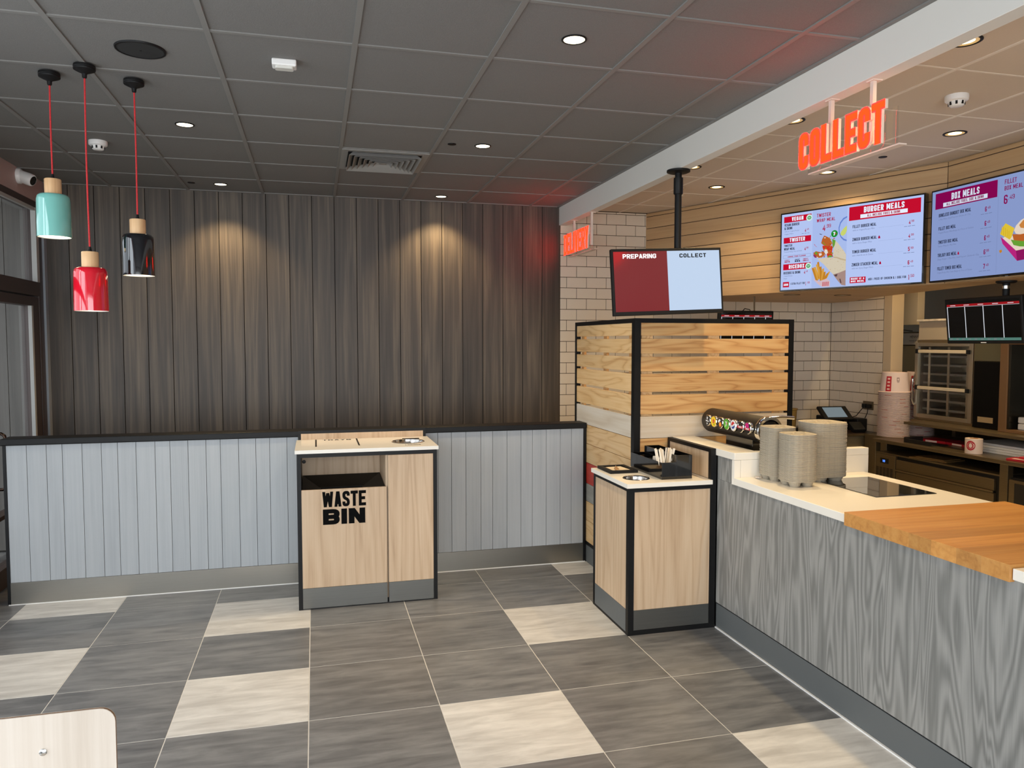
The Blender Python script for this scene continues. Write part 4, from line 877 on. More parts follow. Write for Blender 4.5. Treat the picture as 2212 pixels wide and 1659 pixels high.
for y, s, w, d, dw, pa, pb, fl in ((.437,'FILLET BURGER MEAL',.181,'with an Original Recipe Fillet',.168,'4','99',0),(.340,'ZINGER BURGER MEAL',.187,'with a Spicy Zinger Fillet',.15,'4','99',1),(.246,'TOWER BURGER MEAL',.184,'with a Hash Brown & Cheese',.16,'5','99',0),(.149,'ZINGER STACKER MEAL',.199,'with two Spicy Zinger Fillets',.165,'6','49',1)):
    TX(FM, t, E_dk, s, .601, y, .023, w); LT(FM, t, E_gr, d, .602, y-.022, .012, dw); PRICE(FM, t, E_crim, pa, pb, 1.016, y-.019, .030); [RC(FM, t, E_gr, .984+.027*q, y-.033, 1.006+.027*q, y-.030, 2, 'fine_print') for q in range(3)]
    RC(FM, t, E_gr, .80, y-.0175, .98, y-.0169, 2, 'rule')
    if fl: P(FM, t, E_crim, [(.601+w+.010,y),(.601+w+.026,y),(.601+w+.024,y+.013),(.601+w+.017,y+.023),(.601+w+.011,y+.013)], 3, 'flame')
RC(FM, t, E_red, .588, .021, .711, .066); TX(FM, t, E_wh, 'MAKE IT A', .597, .047, .013, .104, 3, .24); TX(FM, t, E_wh, 'BOX MEAL', .597, .028, .013, .104, 3, .24); TX(FM, t, E_dk, 'ADD 1 PIECE OF CHICKEN & 1 SIDE FOR', .731, .035, .017, .278); TX(FM, t, E_crim, '1', 1.023, .021, .037, .009, 3); TX(FM, t, E_crim, '.50', 1.034, .039, .020, .030, 3, .13)
t, FM = menu('menu_screen', 'lit menu screen headed BOX MEALS cut off by the right frame edge', (4.205, 4.458, 2.167), (0,-1,0), 1.115, .615, E_bg2)
RC(FM, t, E_mag, .028, .491, .524, .599); TX(FM, t, E_wh2, 'BOX MEALS', .165, .538, .045, .225, 3, .19); RC(FM, t, E_wh2, .096, .499, .452, .527, 2); TX(FM, t, E_mag, 'ALL INCLUDE FRIES, SIDE & DRINK', .125, .5045, .019, .301, 4)
for y, s, w, d, dw, pa, pb, fl in ((.434,'BONELESS BANQUET BOX MEAL',.267,'2 Mini Fillets, Small Popcorn Chicken & 1 Dip',.264,'6','49',0),(.343,'FILLET BOX MEAL',.147,'Original Recipe Fillet Burger & 1 Piece of Chicken',.29,'6','49',0),(.250,'TWISTER BOX MEAL',.168,'Twister Wrap & 1 Mini Fillet',.155,'6','49',0),(.160,'TRILOGY BOX MEAL',.160,'Zinger Burger, 1 Mini Fillet, Small Popcorn Chicken & 1 Dip',.34,'6','99',1),(.068,'FILLET TOWER BOX MEAL',.207,'Original Recipe Fillet Tower Burger & 1 Piece of Chicken',.29,'7','49',0)):
    TX(FM, t, E_dk, s, .062, y, .023, w); LT(FM, t, E_gr, d, .061, y-.022, .012, dw); PRICE(FM, t, E_mag, pa, pb, .437, y-.022, .032); [RC(FM, t, E_gr, .405+.030*q, y-.037, .430+.030*q, y-.034, 2, 'fine_print') for q in range(3)]
    if fl: P(FM, t, E_crim, [(.062+w+.008,y),(.062+w+.022,y),(.062+w+.020,y+.013),(.062+w+.014,y+.022),(.062+w+.009,y+.013)], 3, 'flame')
RC(FM, t, E_gr, .533, .01, .534, .605, 2, 'rule')
TX(FM, t, E_mag, 'FILLET', .576, .559, .029, .084, 3, .15); TX(FM, t, E_mag, 'BOX MEAL', .576, .520, .027, .129, 3, .15); TX(FM, t, E_mag, '6', .574, .436, .056, .026, 3, .15); TX(FM, t, E_mag, '.49', .604, .460, .028, .046, 3, .12)
P(FM, t, fd['mag'], [(.560,.236),(.673,.136),(.683,.072),(.576,.190)], 5, 'burger_picture'); P(FM, t, fd['mag2'], [(.673,.136),(.860,.150),(.850,.085),(.683,.072)], 5, 'burger_picture'); P(FM, t, fd['bunl'], [(.575,.225),(.60,.235),(.86,.20),(.86,.150),(.673,.136)], 4, 'burger_picture')
P(FM, t, fd['corn'], [(.593,.315),(.657,.276),(.640,.225),(.627,.209),(.556,.252),(.570,.290)], 6, 'burger_picture')
for k in range(5): P(FM, t, fd['corn2'], [(.566+.013*k,.290-.010*k+.014),(.569+.013*k,.290-.010*k+.016),(.563+.0135*k+.006,.252-.010*k),(.560+.0135*k+.006,.254-.010*k)], 7, 'burger_picture')
P(FM, t, fd['bunl'], [(.655,.262),(.668,.290),(.70,.318),(.745,.335),(.80,.325),(.835,.29),(.84,.255),(.80,.235),(.70,.230),(.668,.240)], 7, 'burger_picture'); P(FM, t, fd['bun'], [(.690,.290),(.715,.315),(.745,.330),(.80,.320),(.825,.29),(.80,.268),(.74,.262),(.70,.272)], 8, 'burger_picture')
P(FM, t, fd['chick'], [(.645,.240),(.70,.232),(.80,.238),(.845,.230),(.85,.195),(.76,.182),(.70,.188),(.655,.203)], 8, 'burger_picture'); P(FM, t, fd['let'], [(.635,.208),(.665,.200),(.71,.190),(.76,.184),(.85,.192),(.85,.165),(.76,.150),(.70,.158),(.656,.172)], 9, 'burger_picture'); P(FM, t, fd['bunl'], [(.655,.170),(.70,.156),(.76,.149),(.84,.160),(.83,.140),(.68,.142)], 9, 'burger_picture'); P(FM, t, fd['fry2'], [(.552,.150),(.570,.155),(.575,.140),(.560,.132)], 5, 'burger_picture')

# ================================================================== ON THE CONDIMENT STATION
t = thing('napkin_tray', 'flat black tray holding folded paper on the condiment station', 'tray', (1.883, 4.53, .911))
tb = B(); box(tb, 1.790, 1.976, 4.415, 4.645, .9115, .918); box(tb, 1.790, 1.976, 4.415, 4.440, .918, .929); box(tb, 1.790, 1.976, 4.620, 4.645, .918, .929); box(tb, 1.790, 1.815, 4.440, 4.620, .918, .929); box(tb, 1.951, 1.976, 4.440, 4.620, .918, .929)
obj('tray_body', tb, M_rubber, t)
tag(obj('folded_paper', (lambda b: (box(b, -.062, .062, -.080, .080, 0, .004), b.transform(Matrix.Translation((1.883, 4.53, .9185)) @ Matrix.Rotation(.08, 4, 'Z')), b)[-1])(B()), mat('napkin_cream', (226, 206, 174), .8, noise=.06, nscale=60)), 'cream folded napkin lying in the flat black tray', 'napkin')
ff = B(); a = [ff.verts.new(p) for p in ((1.845, 4.47, .9235), (1.885, 4.50, .9235), (1.862, 4.535, .9235))]; b = [ff.verts.new((1.858, 4.500, .950))]
ff.faces.new(a); [ff.faces.new((a[i], a[(i+1) % 3], b[0])) for i in range(3)]
tag(obj('torn_paper_corner', ff, mat('napkin_tan', (170, 132, 92), .8)), 'brown paper fold standing up in the flat black tray', 'paper')
t = thing('stirrer_caddy', 'glossy black acrylic caddy of compartments on the condiment station', 'caddy', (2.11, 4.39, .911))
def bins(nm, xa, xb, ya, yb, z0, z1, n):
    p = obj(nm, box(B(), xa, xb, ya, yb, z0, z0+.006), M_blackgloss, t); th = .004
    for args in ((xa, xa+th, ya, yb), (xb-th, xb, ya, yb), (xa+th, xb-th, ya, ya+th), (xa+th, xb-th, yb-th, yb)): obj('wall', box(B(), *args, z0+.006, z1, .0006), M_blackgloss, p)
    for k in range(1, n): y = ya+(yb-ya)*k/n; obj('divider', box(B(), xa+th, xb-th, y-.002, y+.002, z0+.006, z1-.004), M_blackgloss, p)
bins('low_bins', 2.012, 2.107, 4.150, 4.610, .9115, 1.014, 4); bins('tall_bins', 2.1075, 2.212, 4.150, 4.610, .9115, 1.055, 3)
M_stick = wood('stirrer_paper', (212, 190, 158), (234, 222, 202), (246, 242, 234), 'Z', fig=30, rings=2, streak=200, length=.1, ring_amt=.1, vary=.05)
sm_ = mesh_of(box(B(), -.0042, .0042, -.0011, .0011, 0, .172, .0003), M_stick)
r9 = random.Random(3)
for k in range(24):
    g = k < 12; x = (2.030+.0022*k if g else 2.066+.0023*(k-12)); y = 4.165+r9.uniform(0, .085)
    o = inst('stirrer_stick', sm_, (x, y, .920), rot=(r9.uniform(-.10, .04), (-.20+.012*k if g else .10+.012*(k-12)), r9.uniform(-.5, .5)))
    tag(o, 'paper-wrapped wooden stirrer in the left-leaning bunch in the black caddy' if g else 'paper-wrapped wooden stirrer in the right-leaning bunch in the black caddy', 'stirrer', 'wrapped stirrers in the black caddy, left bunch' if g else 'wrapped stirrers in the black caddy, right bunch')
r9 = random.Random(8)
for k in range(3):
    tag(obj('sachet', (lambda b: (box(b, -.018, .018, -.001, .001, 0, .05), b.transform(Matrix.Translation((2.045+.012*k, 4.30+.035*k, .975)) @ Matrix.Rotation(.25, 4, 'X')), b)[-1])(B()), M_whiteplastic), 'white sachet poking out of the low compartments of the black caddy', 'sachet', 'white sachets in the black caddy')

# ================================================================== DRINKS DISPENSER
t = thing('drinks_dispenser', 'black horizontal drinks dispenser tower with seven round tap badges', 'dispenser', (2.60, 4.25, .93))
DX, DZ, DR = 2.60, 1.213, .080
obj('body', lathe(B(), [(0, 3.965), (DR, 3.965), (DR, 4.600), (DR-.006, 4.614), (DR-.02, 4.622), (0, 4.622)], (DX, 0, DZ), 40, 'Y', cap=False), mat('dispenser_black', (17, 15, 14), .5), t, sm=True)
obj('end_collar', lathe(B(), [(DR-.012, 3.925), (DR+.002, 3.925), (DR+.006, 3.932), (DR+.006, 3.962), (DR, 3.966)], (DX, 0, DZ), 40, 'Y', cap=False), M_chrome, t, sm=True)
obj('end_cap', lathe(B(), [(0, 3.930), (.050, 3.930), (DR-.012, 3.934)], (DX, 0, DZ), 40, 'Y', cap=False), M_blackgloss, t, sm=True)
obj('post', box(B(), 2.555, 2.645, 4.040, 4.350, .9305, 1.150, .004), M_blackgloss, t)
obj('chrome_arm', tube(B(), [(2.62, 3.99, 1.285), (2.72, 3.99, 1.287), (2.80, 3.99, 1.280)], .011), M_chrome, t, sm=True)
def badge(y, parts):
    z = 1.226; X = 2.493
    c = obj('tap', lathe(B(), [(.010, 2.535), (.012, X+.022), (.034, X+.018), (.0365, X+.012), (.0365, X), (.033, X-.003)], (0, y, z), 32, 'X', cap=False), M_chrome, t, sm=True)
    for k, (shape, m, *a) in enumerate(parts):
        xx = X-.0032-.0004*k; bm = B()
        if shape == 'disc': r, cy, cz = a; bm.faces.new([bm.verts.new((xx, y-(cy+r*math.cos(2*PI*i/28)), z+cz+r*math.sin(2*PI*i/28))) for i in range(28)])
        elif shape == 'poly': bm.faces.new([bm.verts.new((xx, y-u, z+v)) for u, v in a[0]])
        elif shape == 'text': s, u, v, h, w = a; bm = text_bm(s, h, w, w=.5, t=.2, center=True); bm.transform(frame_mat((xx, y-u, z+v), (0,-1,0), (0,0,1)))
        obj('badge_face', bm, m, c)
    return c
def pm(n, c): return mat('badge_'+n, c, .3)
bk_, wt_, yl_, rd_, or_, gr_, bl_, mg_ = pm('black', (14, 14, 14)), pm('white', (238, 238, 238)), pm('yellow', (244, 204, 24)), pm('red', (206, 30, 40)), pm('orange', (240, 132, 30)), pm('green', (88, 176, 44)), pm('blue', (24, 66, 150)), pm('magenta', (206, 20, 120))
W0 = .033
badge(4.473, [('disc', bk_, W0, 0, 0), ('text', wt_, 'R', 0, .006, .018, .014), ('poly', wt_, [(-.018,.002),(.018,-.002),(.018,-.009),(-.018,-.005)]), ('disc', wt_, .006, 0, -.020)])
badge(4.394, [('disc', yl_, W0, 0, 0), ('disc', rd_, .013, 0, .002), ('text', yl_, 'L', 0, -.003, .010, .014), ('disc', gr_, .006, .008, -.018)])
badge(4.315, [('disc', bk_, W0, 0, 0), ('poly', wt_, [(-.024,.008),(-.005,.024),(.012,.018),(-.012,-.002)]), ('disc', or_, .015, .006, -.010), ('disc', yl_, .006, .004, -.008)])
badge(4.236, [('disc', gr_, W0, 0, 0), ('text', wt_, '7', -.003, -.014, .030, .020), ('disc', rd_, .0055, .010, .004), ('disc', pm('lime', (168, 220, 110)), .006, -.012, -.016)])
badge(4.157, [('disc', wt_, W0, 0, 0), ('poly', rd_, [(-.021,.000),(-.018,.014),(-.006,.023),(.008,.022),(.018,.013),(.008,.010),(-.004,.002),(-.014,-.002)]), ('poly', bl_, [(-.019,-.008),(-.006,-.010),(.006,-.004),(.018,.004),(.021,-.004),(.014,-.016),(0,-.022),(-.012,-.018)])])
badge(4.078, [('disc', bk_, W0, 0, 0), ('poly', rd_, [(-.031,-.009),(.031,-.009),(.031,.006),(-.031,.006)]), ('text', wt_, 'MAX', .002, -.006, .011, .034), ('disc', wt_, .006, -.020, .012)])
badge(3.998, [('disc', bk_, W0, 0, 0), ('disc', mg_, .020, -.003, .012), ('poly', rd_, [(-.031,-.011),(.031,-.011),(.031,.003),(-.031,.003)]), ('text', wt_, 'MAX', .002, -.009, .010, .034), ('disc', wt_, .006, -.021, .006)])

# ================================================================== STACKED CUP CARRIERS
def carrier_mesh(s, p, feet=False, top=False):
    bm = B(); r = s*.30
    loops = [(s-.004, .0, r), (s, .0012, r), (s, p-.0012, r), (s-.004, p, r), (s-.014, p, r*.95), (s-.030, .0015, r*.85)]
    R = [[bm.verts.new((x, y, z)) for x, y in rrect(0, 0, w, w, q, 4)] for w, z, q in loops]; n = len(R[0])
    for a, b in zip(R, R[1:]):
        for i in range(n): bm.faces.new((a[i], a[(i+1) % n], b[(i+1) % n], b[i]))
    bm.faces.new(R[-1]); bm.faces.new(list(reversed(R[0]))); d = s*.23
    for sx in (-1, 1):
        for sy in (-1, 1):
            if feet: lathe(bm, [(s*.215, .0005), (s*.19, -.008), (s*.15, -.0275)], (sx*d, sy*d, 0), 12)
            if top: lathe(bm, [(s*.175, .0018), (s*.155, .0060), (s*.135, .0022), (0, .0022)], (sx*d, sy*d, 0), 16, cap=False)
    return mesh_of(bm, M_pulp, True)
r5 = random.Random(11)
for sz, x, y, n, pitch, where in ((.168, 2.553, 3.785, 40, .0069, 'shorter stack against the white step'), (.168, 2.553, 3.598, 38, .0068, 'front stack on the white worktop'), (.224, 2.800, 3.722, 44, .0069, 'widest stack at the right')):
    m0, m1, m2 = carrier_mesh(sz, pitch, True), carrier_mesh(sz, pitch), carrier_mesh(sz, pitch, False, True)
    for k in range(n):
        o = inst('cup_carrier', m0 if k == 0 else (m2 if k == n-1 else m1), (x+r5.uniform(-.0014, .0014), y+r5.uniform(-.0014, .0014), .983+pitch*k), rot=(0, 0, r5.uniform(-.02, .02)))
        tag(o, ('bottom grey moulded pulp cup carrier with feet, ' if k == 0 else ('topmost grey moulded pulp cup carrier, ' if k == n-1 else 'grey moulded pulp cup carrier inside the ')) + where, 'cup carrier', 'pulp cup carriers, ' + where)
tag(obj('crumpled_wrapper', (lambda b: (lathe(b, [(0, 0), (.018, .002), (.016, .008), (.006, .011), (0, .010)], (2.465, 3.835, .9555), 7, cap=False), b)[-1])(B()), mat('wrapper_white', (214, 200, 184), .5, bump=1.0, nscale=120)), 'small crumpled white wrapper beside the cup carrier stacks', 'wrapper')

# ================================================================== KITCHEN BEHIND THE COUNTER
M_ksteel = mat('kitchen_steel', (140, 124, 96), .36, .9, noise=.08, nscale=30, stretch=(1, .05, 8))
M_kdark = mat('kitchen_dark', (20, 16, 12), .6)
t = thing('till_counter', 'dark topped till counter under the cream tiled wall', 'counter', (4.3, 6.55, 0))
obj('counter_top', box(B(), 3.40, 5.31, 6.20, 6.95, .832, .858, .002), mat('dark_top', (52, 38, 30), .3), t)
obj('counter_edge', box(B(), 3.40, 5.31, 6.192, 6.199, .836, .856), M_ksteel, t)
obj('counter_body', box(B(), 3.42, 5.30, 6.23, 6.94, 0, .831), mat('till_front', (128, 116, 92), .45, .3), t)
t = thing('chiller_counter', 'stainless undercounter chiller with drawers, vent grille and blue digital display', 'fridge', (5.35, 4.4, 0))
obj('worktop', box(B(), 4.965, 5.80, 2.6, 5.89, .826, .856, .003), M_ksteel, t)
obj('body', box(B(), 5.00, 5.78, 2.62, 5.86, .02, .735), M_kdark, t)
obj('back_panel', box(B(), 5.70, 5.78, 2.62, 5.86, .736, .825), M_kdark, t)
for ya, yb in ((5.845, 5.885), (4.475, 4.545), (2.62, 2.68)): obj('post', box(B(), 4.968, 5.02, ya, yb, 0, .826, .002), M_ksteel, t)
obj('shelf', box(B(), 4.972, 5.70, 4.545, 5.845, .730, .742, .001), M_ksteel, t)
pn = obj('control_panel', box(B(), 4.972, 4.998, 5.605, 5.845, .30, .728, .002), M_ksteel, t)
obj('display', box(B(), 4.969, 4.973, 5.685, 5.785, .645, .690), M_blackgloss, pn)
obj('display_digits', text_bm('10', .020, .03, w=.5, t=.16), emis('blue_digits', (70, 120, 255), 3.0), pn, matrix=frame_mat((4.9685, 5.755, .656), (0,-1,0), (0,0,1)))
for i in range(9):
    for j in range(5):
        obj('grille_slot', box(B(), 4.9705, 4.9725, 5.632+j*.043, 5.664+j*.043, .515+i*.0105, .521+i*.0105), M_kdark, pn)
dw = obj('drawer', box(B(), 4.974, 4.999, 4.595, 5.598, .612, .700, .003), M_ksteel, t)
obj('drawer_lip', box(B(), 4.962, 4.975, 4.595, 5.598, .597, .612, .003), M_ksteel, dw)
dw = obj('drawer', box(B(), 4.974, 4.999, 4.595, 5.598, .30, .592, .003), M_ksteel, t)
dw = obj('drawer', box(B(), 4.974, 4.999, 3.55, 4.470, .30, .722, .003), M_ksteel, t)
obj('drawer_panel', box(B(), 4.970, 4.975, 3.60, 4.420, .34, .700, .002), M_kdark, dw)
t = tag(obj('tray_of_paper', (lambda b: (box(b, -.12, .12, -.17, .17, 0, .006), box(b, -.10, .11, -.14, .12, .007, .014), b.transform(Matrix.Translation((5.12, 5.30, .7425)) @ Matrix.Rotation(.2, 4, 'Z')), b)[-1])(B()), mat('brown_paper', (120, 92, 50), .6)), 'brown paper bundle lying in the open shelf of the stainless chiller', 'paper')
t = thing('raised_shelf', 'stainless raised shelf carrying the hot cabinets behind the chiller counter', 'shelf', (5.5, 4.5, .856))
obj('shelf_plate', box(B(), 5.10, 6.0, 2.7, 5.66, 1.006, 1.030, .002), M_ksteel, t)
obj('shelf_plate', box(B(), 5.32, 6.0, 5.661, 5.82, 1.006, 1.030, .002), M_ksteel, t)
for y in (2.9, 4.6, 5.75): obj('bracket', box(B(), 5.74, 5.78, y-.02, y+.02, .857, 1.005), M_ksteel, t)
tag(obj('corner_worktop', box(B(), 5.13, 5.73, 5.895, 6.19, .0, .8565, .003), M_ksteel), 'stainless corner worktop under the bucket stacks', 'worktop')
# glazed holding cabinet
t = thing('holding_cabinet', 'stainless hot holding cabinet with glass door and cream handle bars', 'cabinet', (5.6, 5.5, 1.03))
ya, yb, za, zb_ = 5.187, 5.823, 1.050, 1.732
M_st2 = mat('cabinet_steel', (168, 158, 140), .32, .85)
obj('body', (lambda b: (box(b, 5.39, 5.88, ya, ya+.02, za, zb_), box(b, 5.39, 5.88, yb-.02, yb, za, zb_), box(b, 5.39, 5.88, ya+.02, yb-.02, zb_-.02, zb_), box(b, 5.39, 5.88, ya+.02, yb-.02, za, za+.02), box(b, 5.86, 5.88, ya+.02, yb-.02, za+.02, zb_-.02), b)[-1])(B()), M_st2, t)
obj('feet_plinth', box(B(), 5.36, 5.88, ya, yb, 1.031, 1.0495), M_ksteel, t)
dr = obj('door_frame', (lambda b: (box(b, 5.35, 5.388, ya, ya+.042, za, zb_, .003), box(b, 5.35, 5.388, yb-.036, yb, za, zb_, .003), box(b, 5.35, 5.388, ya+.042, yb-.036, zb_-.032, zb_, .003), box(b, 5.35, 5.388, ya+.042, yb-.036, za, za+.036, .003), b)[-1])(B()), M_st2, t)
obj('door_glass', box(B(), 5.366, 5.372, ya+.042, yb-.036, za+.036, zb_-.032), M_glass, dr)
for z in (1.655, 1.325): 
    h = obj('handle_bar', box(B(), 5.335, 5.349, ya+.055, yb-.05, z-.014, z+.014, .002), mat('handle_cream', (206, 192, 164), .5), dr)
    obj('handle_end', box(B(), 5.330, 5.352, yb-.05, yb-.022, z-.020, z+.022, .003), M_rubber, h); obj('handle_end', box(B(), 5.330, 5.352, ya+.028, ya+.055, z-.020, z+.016, .003), M_rubber, h)
for z in (1.12, 1.20, 1.28, 1.36, 1.44, 1.52, 1.60): obj('rack_shelf', box(B(), 5.42, 5.84, ya+.03, yb-.03, z, z+.018), mat('rack_grey', (120, 118, 112), .4, .5), t)
for y in (5.30, 5.505, 5.72): obj('rack_upright', box(B(), 5.415, 5.43, y-.012, y+.012, za+.03, zb_-.04), M_st2, t)
obj('door_latch', tube(B(), [(5.352, yb-.004, 1.16), (5.330, yb-.002, 1.20), (5.330, yb-.002, 1.40), (5.352, yb-.004, 1.44)], .008), M_chrome, dr, sm=True)
t = thing('control_box', 'pale metal control box on top of the glass door holding cabinet', 'appliance', (5.6, 5.58, 1.735))
obj('housing', box(B(), 5.41, 5.86, 5.20, 5.850, 1.757, 1.925, .003), mat('pale_metal', (176, 164, 144), .45, .2), t)
obj('lid', box(B(), 5.39, 5.86, 5.19, 5.858, 1.926, 1.945, .003), mat('lid_pale', (206, 196, 180), .4, noise=.25, nscale=25), t)
obj('base_rail', box(B(), 5.40, 5.86, 5.20, 5.85, 1.733, 1.7565), M_ksteel, t)
obj('knob', lathe(B(), [(.016, 5.41), (.016, 5.402), (.0, 5.400)], (0, 5.50, 1.852), 20, 'X', cap=False), M_rubber, t)
tag(obj('paper_bag', box(B(), 5.55, 5.66, 5.42, 5.66, 1.9455, 1.962, .004), M_white), 'flat white packet lying on the control box', 'packet')
t = thing('oven', 'tall black fronted oven right of the glass door cabinet', 'oven', (5.55, 4.99, 1.03))
obj('body', box(B(), 5.32, 5.88, 4.862, 5.150, 1.0305, 1.80, .003), M_ksteel, t)
obj('door', box(B(), 5.298, 5.319, 4.868, 5.125, 1.035, 1.58, .003), mat('oven_black', (4, 4, 4), .5, spec=.15), t); obj('door_top', box(B(), 5.300, 5.319, 4.868, 5.125, 1.583, 1.79, .003), mat('olive_steel', (110, 104, 78), .35, .6), t)
obj('sticker', box(B(), 5.2965, 5.298, 4.925, 5.072, 1.080, 1.125), mat('tan_sticker', (158, 134, 96), .6), t)
t = thing('pass_cabinet', 'brown edged warming cabinet with steel interior at the right frame edge', 'cabinet', (5.5, 4.4, 1.03))
br = mat('brown_edge', (124, 92, 60), .4, .3)
obj('side_frame', box(B(), 5.24, 5.90, 4.755, 4.825, 1.031, 2.0, .003), br, t); obj('top_frame', box(B(), 5.24, 5.90, 3.60, 4.754, 1.72, 2.0, .003), br, t); obj('sill', box(B(), 5.24, 5.90, 3.60, 4.754, 1.031, 1.055, .002), br, t); obj('inner_back', box(B(), 5.86, 5.90, 3.60, 4.754, 1.056, 1.719), mat('interior_steel', (70, 66, 58), .25, .9, noise=.3, nscale=8), t)
obj('inner_side', box(B(), 5.25, 5.85, 4.735, 4.754, 1.056, 1.719), mat('interior_steel', (70, 66, 58)), t)
for k in range(2):
    tb = B(); box(tb, 5.30, 5.50, 4.40, 4.705, 1.0556+.052*k, 1.104+.052*k, .008)
    tag(obj('takeaway_box', tb, mat('box_white', (214, 208, 196), .6)), ('upper' if k else 'lower') + ' white takeaway box in the warming cabinet at the right edge', 'box', 'white boxes in the warming cabinet')
t = thing('fryer_cabinet', 'tall kitchen cabinet with pale labelled header behind the bucket stack', 'appliance', (6.0, 6.3, 0))
obj('body', box(B(), 5.74, 6.25, 6.02, 6.60, 0, 1.84, .004), M_ksteel, t)
hd = obj('header', box(B(), 5.722, 5.739, 6.04, 6.515, 1.712, 1.826, .003), mat('header_cream', (206, 198, 178), .5), t)
lower_text('header_print', 'HENNY PENNY', .026, M_rubber, hd, frame_mat((5.7212, 6.30, 1.778), (0,-1,0), (0,0,1)), .22); lower_text('header_print', 'HEATED HOLDING CABINET', .012, M_rubber, hd, frame_mat((5.7212, 6.31, 1.745), (0,-1,0), (0,0,1)), .24)
obj('switch', box(B(), 5.716, 5.722, 6.44, 6.475, 1.735, 1.785), M_rubber, hd)
obj('door', box(B(), 5.722, 5.739, 6.04, 6.50, .9, 1.70, .004), mat('cabinet_beige', (150, 138, 112), .35, .5), t)
struct(obj('wall_kitchen_pier', box(B(), 5.62, 5.70, 6.10, 6.45, 1.905, 3.0, .002), mat('pier_pale', (190, 178, 154), .5)))
t = thing('cooker_plug', 'black plug and hanging cable on the pale kitchen pier', 'plug', (5.61, 6.33, 2.1))
obj('plug_body', box(B(), 5.585, 5.619, 6.30, 6.352, 2.085, 2.135, .006), M_rubber, t)
obj('cable', tube(B(), [(5.60, 6.32, 2.09), (5.60, 6.30, 2.0), (5.60, 6.285, 1.93), (5.60, 6.27, 1.86), (5.66, 6.20, 1.845)], .006), M_rubber, t, sm=True)
# till, card reader, printer, socket
t = thing('till_terminal', 'black tilted touchscreen till on the till counter by the tiled wall', 'till', (5.03, 6.55, .858))
TM = frame_mat((5.02, 6.47, 1.030), (1, -.10, .0), (.05, .75, .60))
obj('screen_housing', box(B(), -.155, .155, -.085, .105, -.028, 0, .006), M_rubber, t, matrix=TM)
obj('touchscreen', box(B(), -.11, .10, -.055, .085, 0, .0012), mat('till_glow', (60, 66, 70), .2, emit=(150, 170, 180), estr=.45), t, matrix=TM)
obj('base', box(B(), 4.93, 5.13, 6.48, 6.66, .8585, 1.00, .01), M_rubber, t)
tag(obj('card_reader', (lambda b: (box(b, -.06, .06, -.06, .06, 0, .05, .008), b.transform(frame_mat((5.12, 6.30, .885), (1, -.25, .0), (.1, .7, .45))), b)[-1])(B()), M_rubber), 'small black tilted card reader in front of the till', 'card reader')
tag(obj('receipt_printer', box(B(), 5.185, 5.300, 6.36, 6.52, .8585, .98, .008), M_rubber), 'black receipt printer box under the wall socket', 'printer')
t = thing('wall_socket', 'double wall socket with black plugs on the tiled side wall', 'socket', (5.318, 6.37, 1.11))
obj('plate', box(B(), 5.312, 5.3185, 6.30, 6.445, 1.068, 1.152, .002), mat('socket_steel', (120, 106, 84), .4, .6), t)
for y in (6.34, 6.405): obj('plug', box(B(), 5.280, 5.3115, y-.022, y+.022, 1.085, 1.125, .006), M_rubber, t)
obj('cable', tube(B(), [(5.285, 6.405, 1.09), (5.26, 6.42, 1.05), (5.25, 6.46, 1.0), (5.24, 6.50, .985)], .004), M_rubber, t, sm=True); obj('cable', tube(B(), [(5.285, 6.34, 1.09), (5.28, 6.34, 1.04), (5.27, 6.36, .985)], .004), M_rubber, t, sm=True)
tag(obj('plastic_tub', lathe(B(), [(.052, .8585), (.062, 1.075), (.072, 1.085), (.072, 1.096), (.064, 1.094), (.052, .88), (0, .88)], (4.47, 6.43, 0), 28, cap=False), mat('tub_beige', (158, 128, 70), .3), sm=True), 'translucent beige plastic tub right of the slatted screen', 'tub')
tag(obj('cash_drawer', box(B(), 4.24, 4.62, 6.24, 6.30, .8585, .925, .004), M_rubber), 'low black box on the till counter below the beige tub', 'box')

# stacked paper buckets, upside down
M_bucket = mat('bucket_paper', (226, 206, 200), .55); M_bred = mat('bucket_red', (176, 20, 36), .5)
bb_ = B(); lathe(bb_, [(.134, 0), (.141, .003), (.135, .0065), (.127, .007), (.108, .185), (.104, .187), (.104, .182), (0, .182)], (0,0,0), 40, cap=False)
bme = mesh_of(bb_, M_bucket, True)
rr_ = random.Random(2)
def bucket_patch(parent, a0, a1, z0, z1, m, nm, off=.0008):
    bm = B(); n = 8; rows = []
    for z in (z0, z1):
        r = .127+(.108-.127)*(z-.007)/.178+off; rows.append([bm.verts.new((r*math.cos(a0+(a1-a0)*k/n), r*math.sin(a0+(a1-a0)*k/n), z)) for k in range(n+1)])
    for k in range(n): bm.faces.new((rows[0][k], rows[0][k+1], rows[1][k+1], rows[1][k]))
    o = obj(nm, bm, m, parent, local=True); o.matrix_parent_inverse = Matrix(); return o
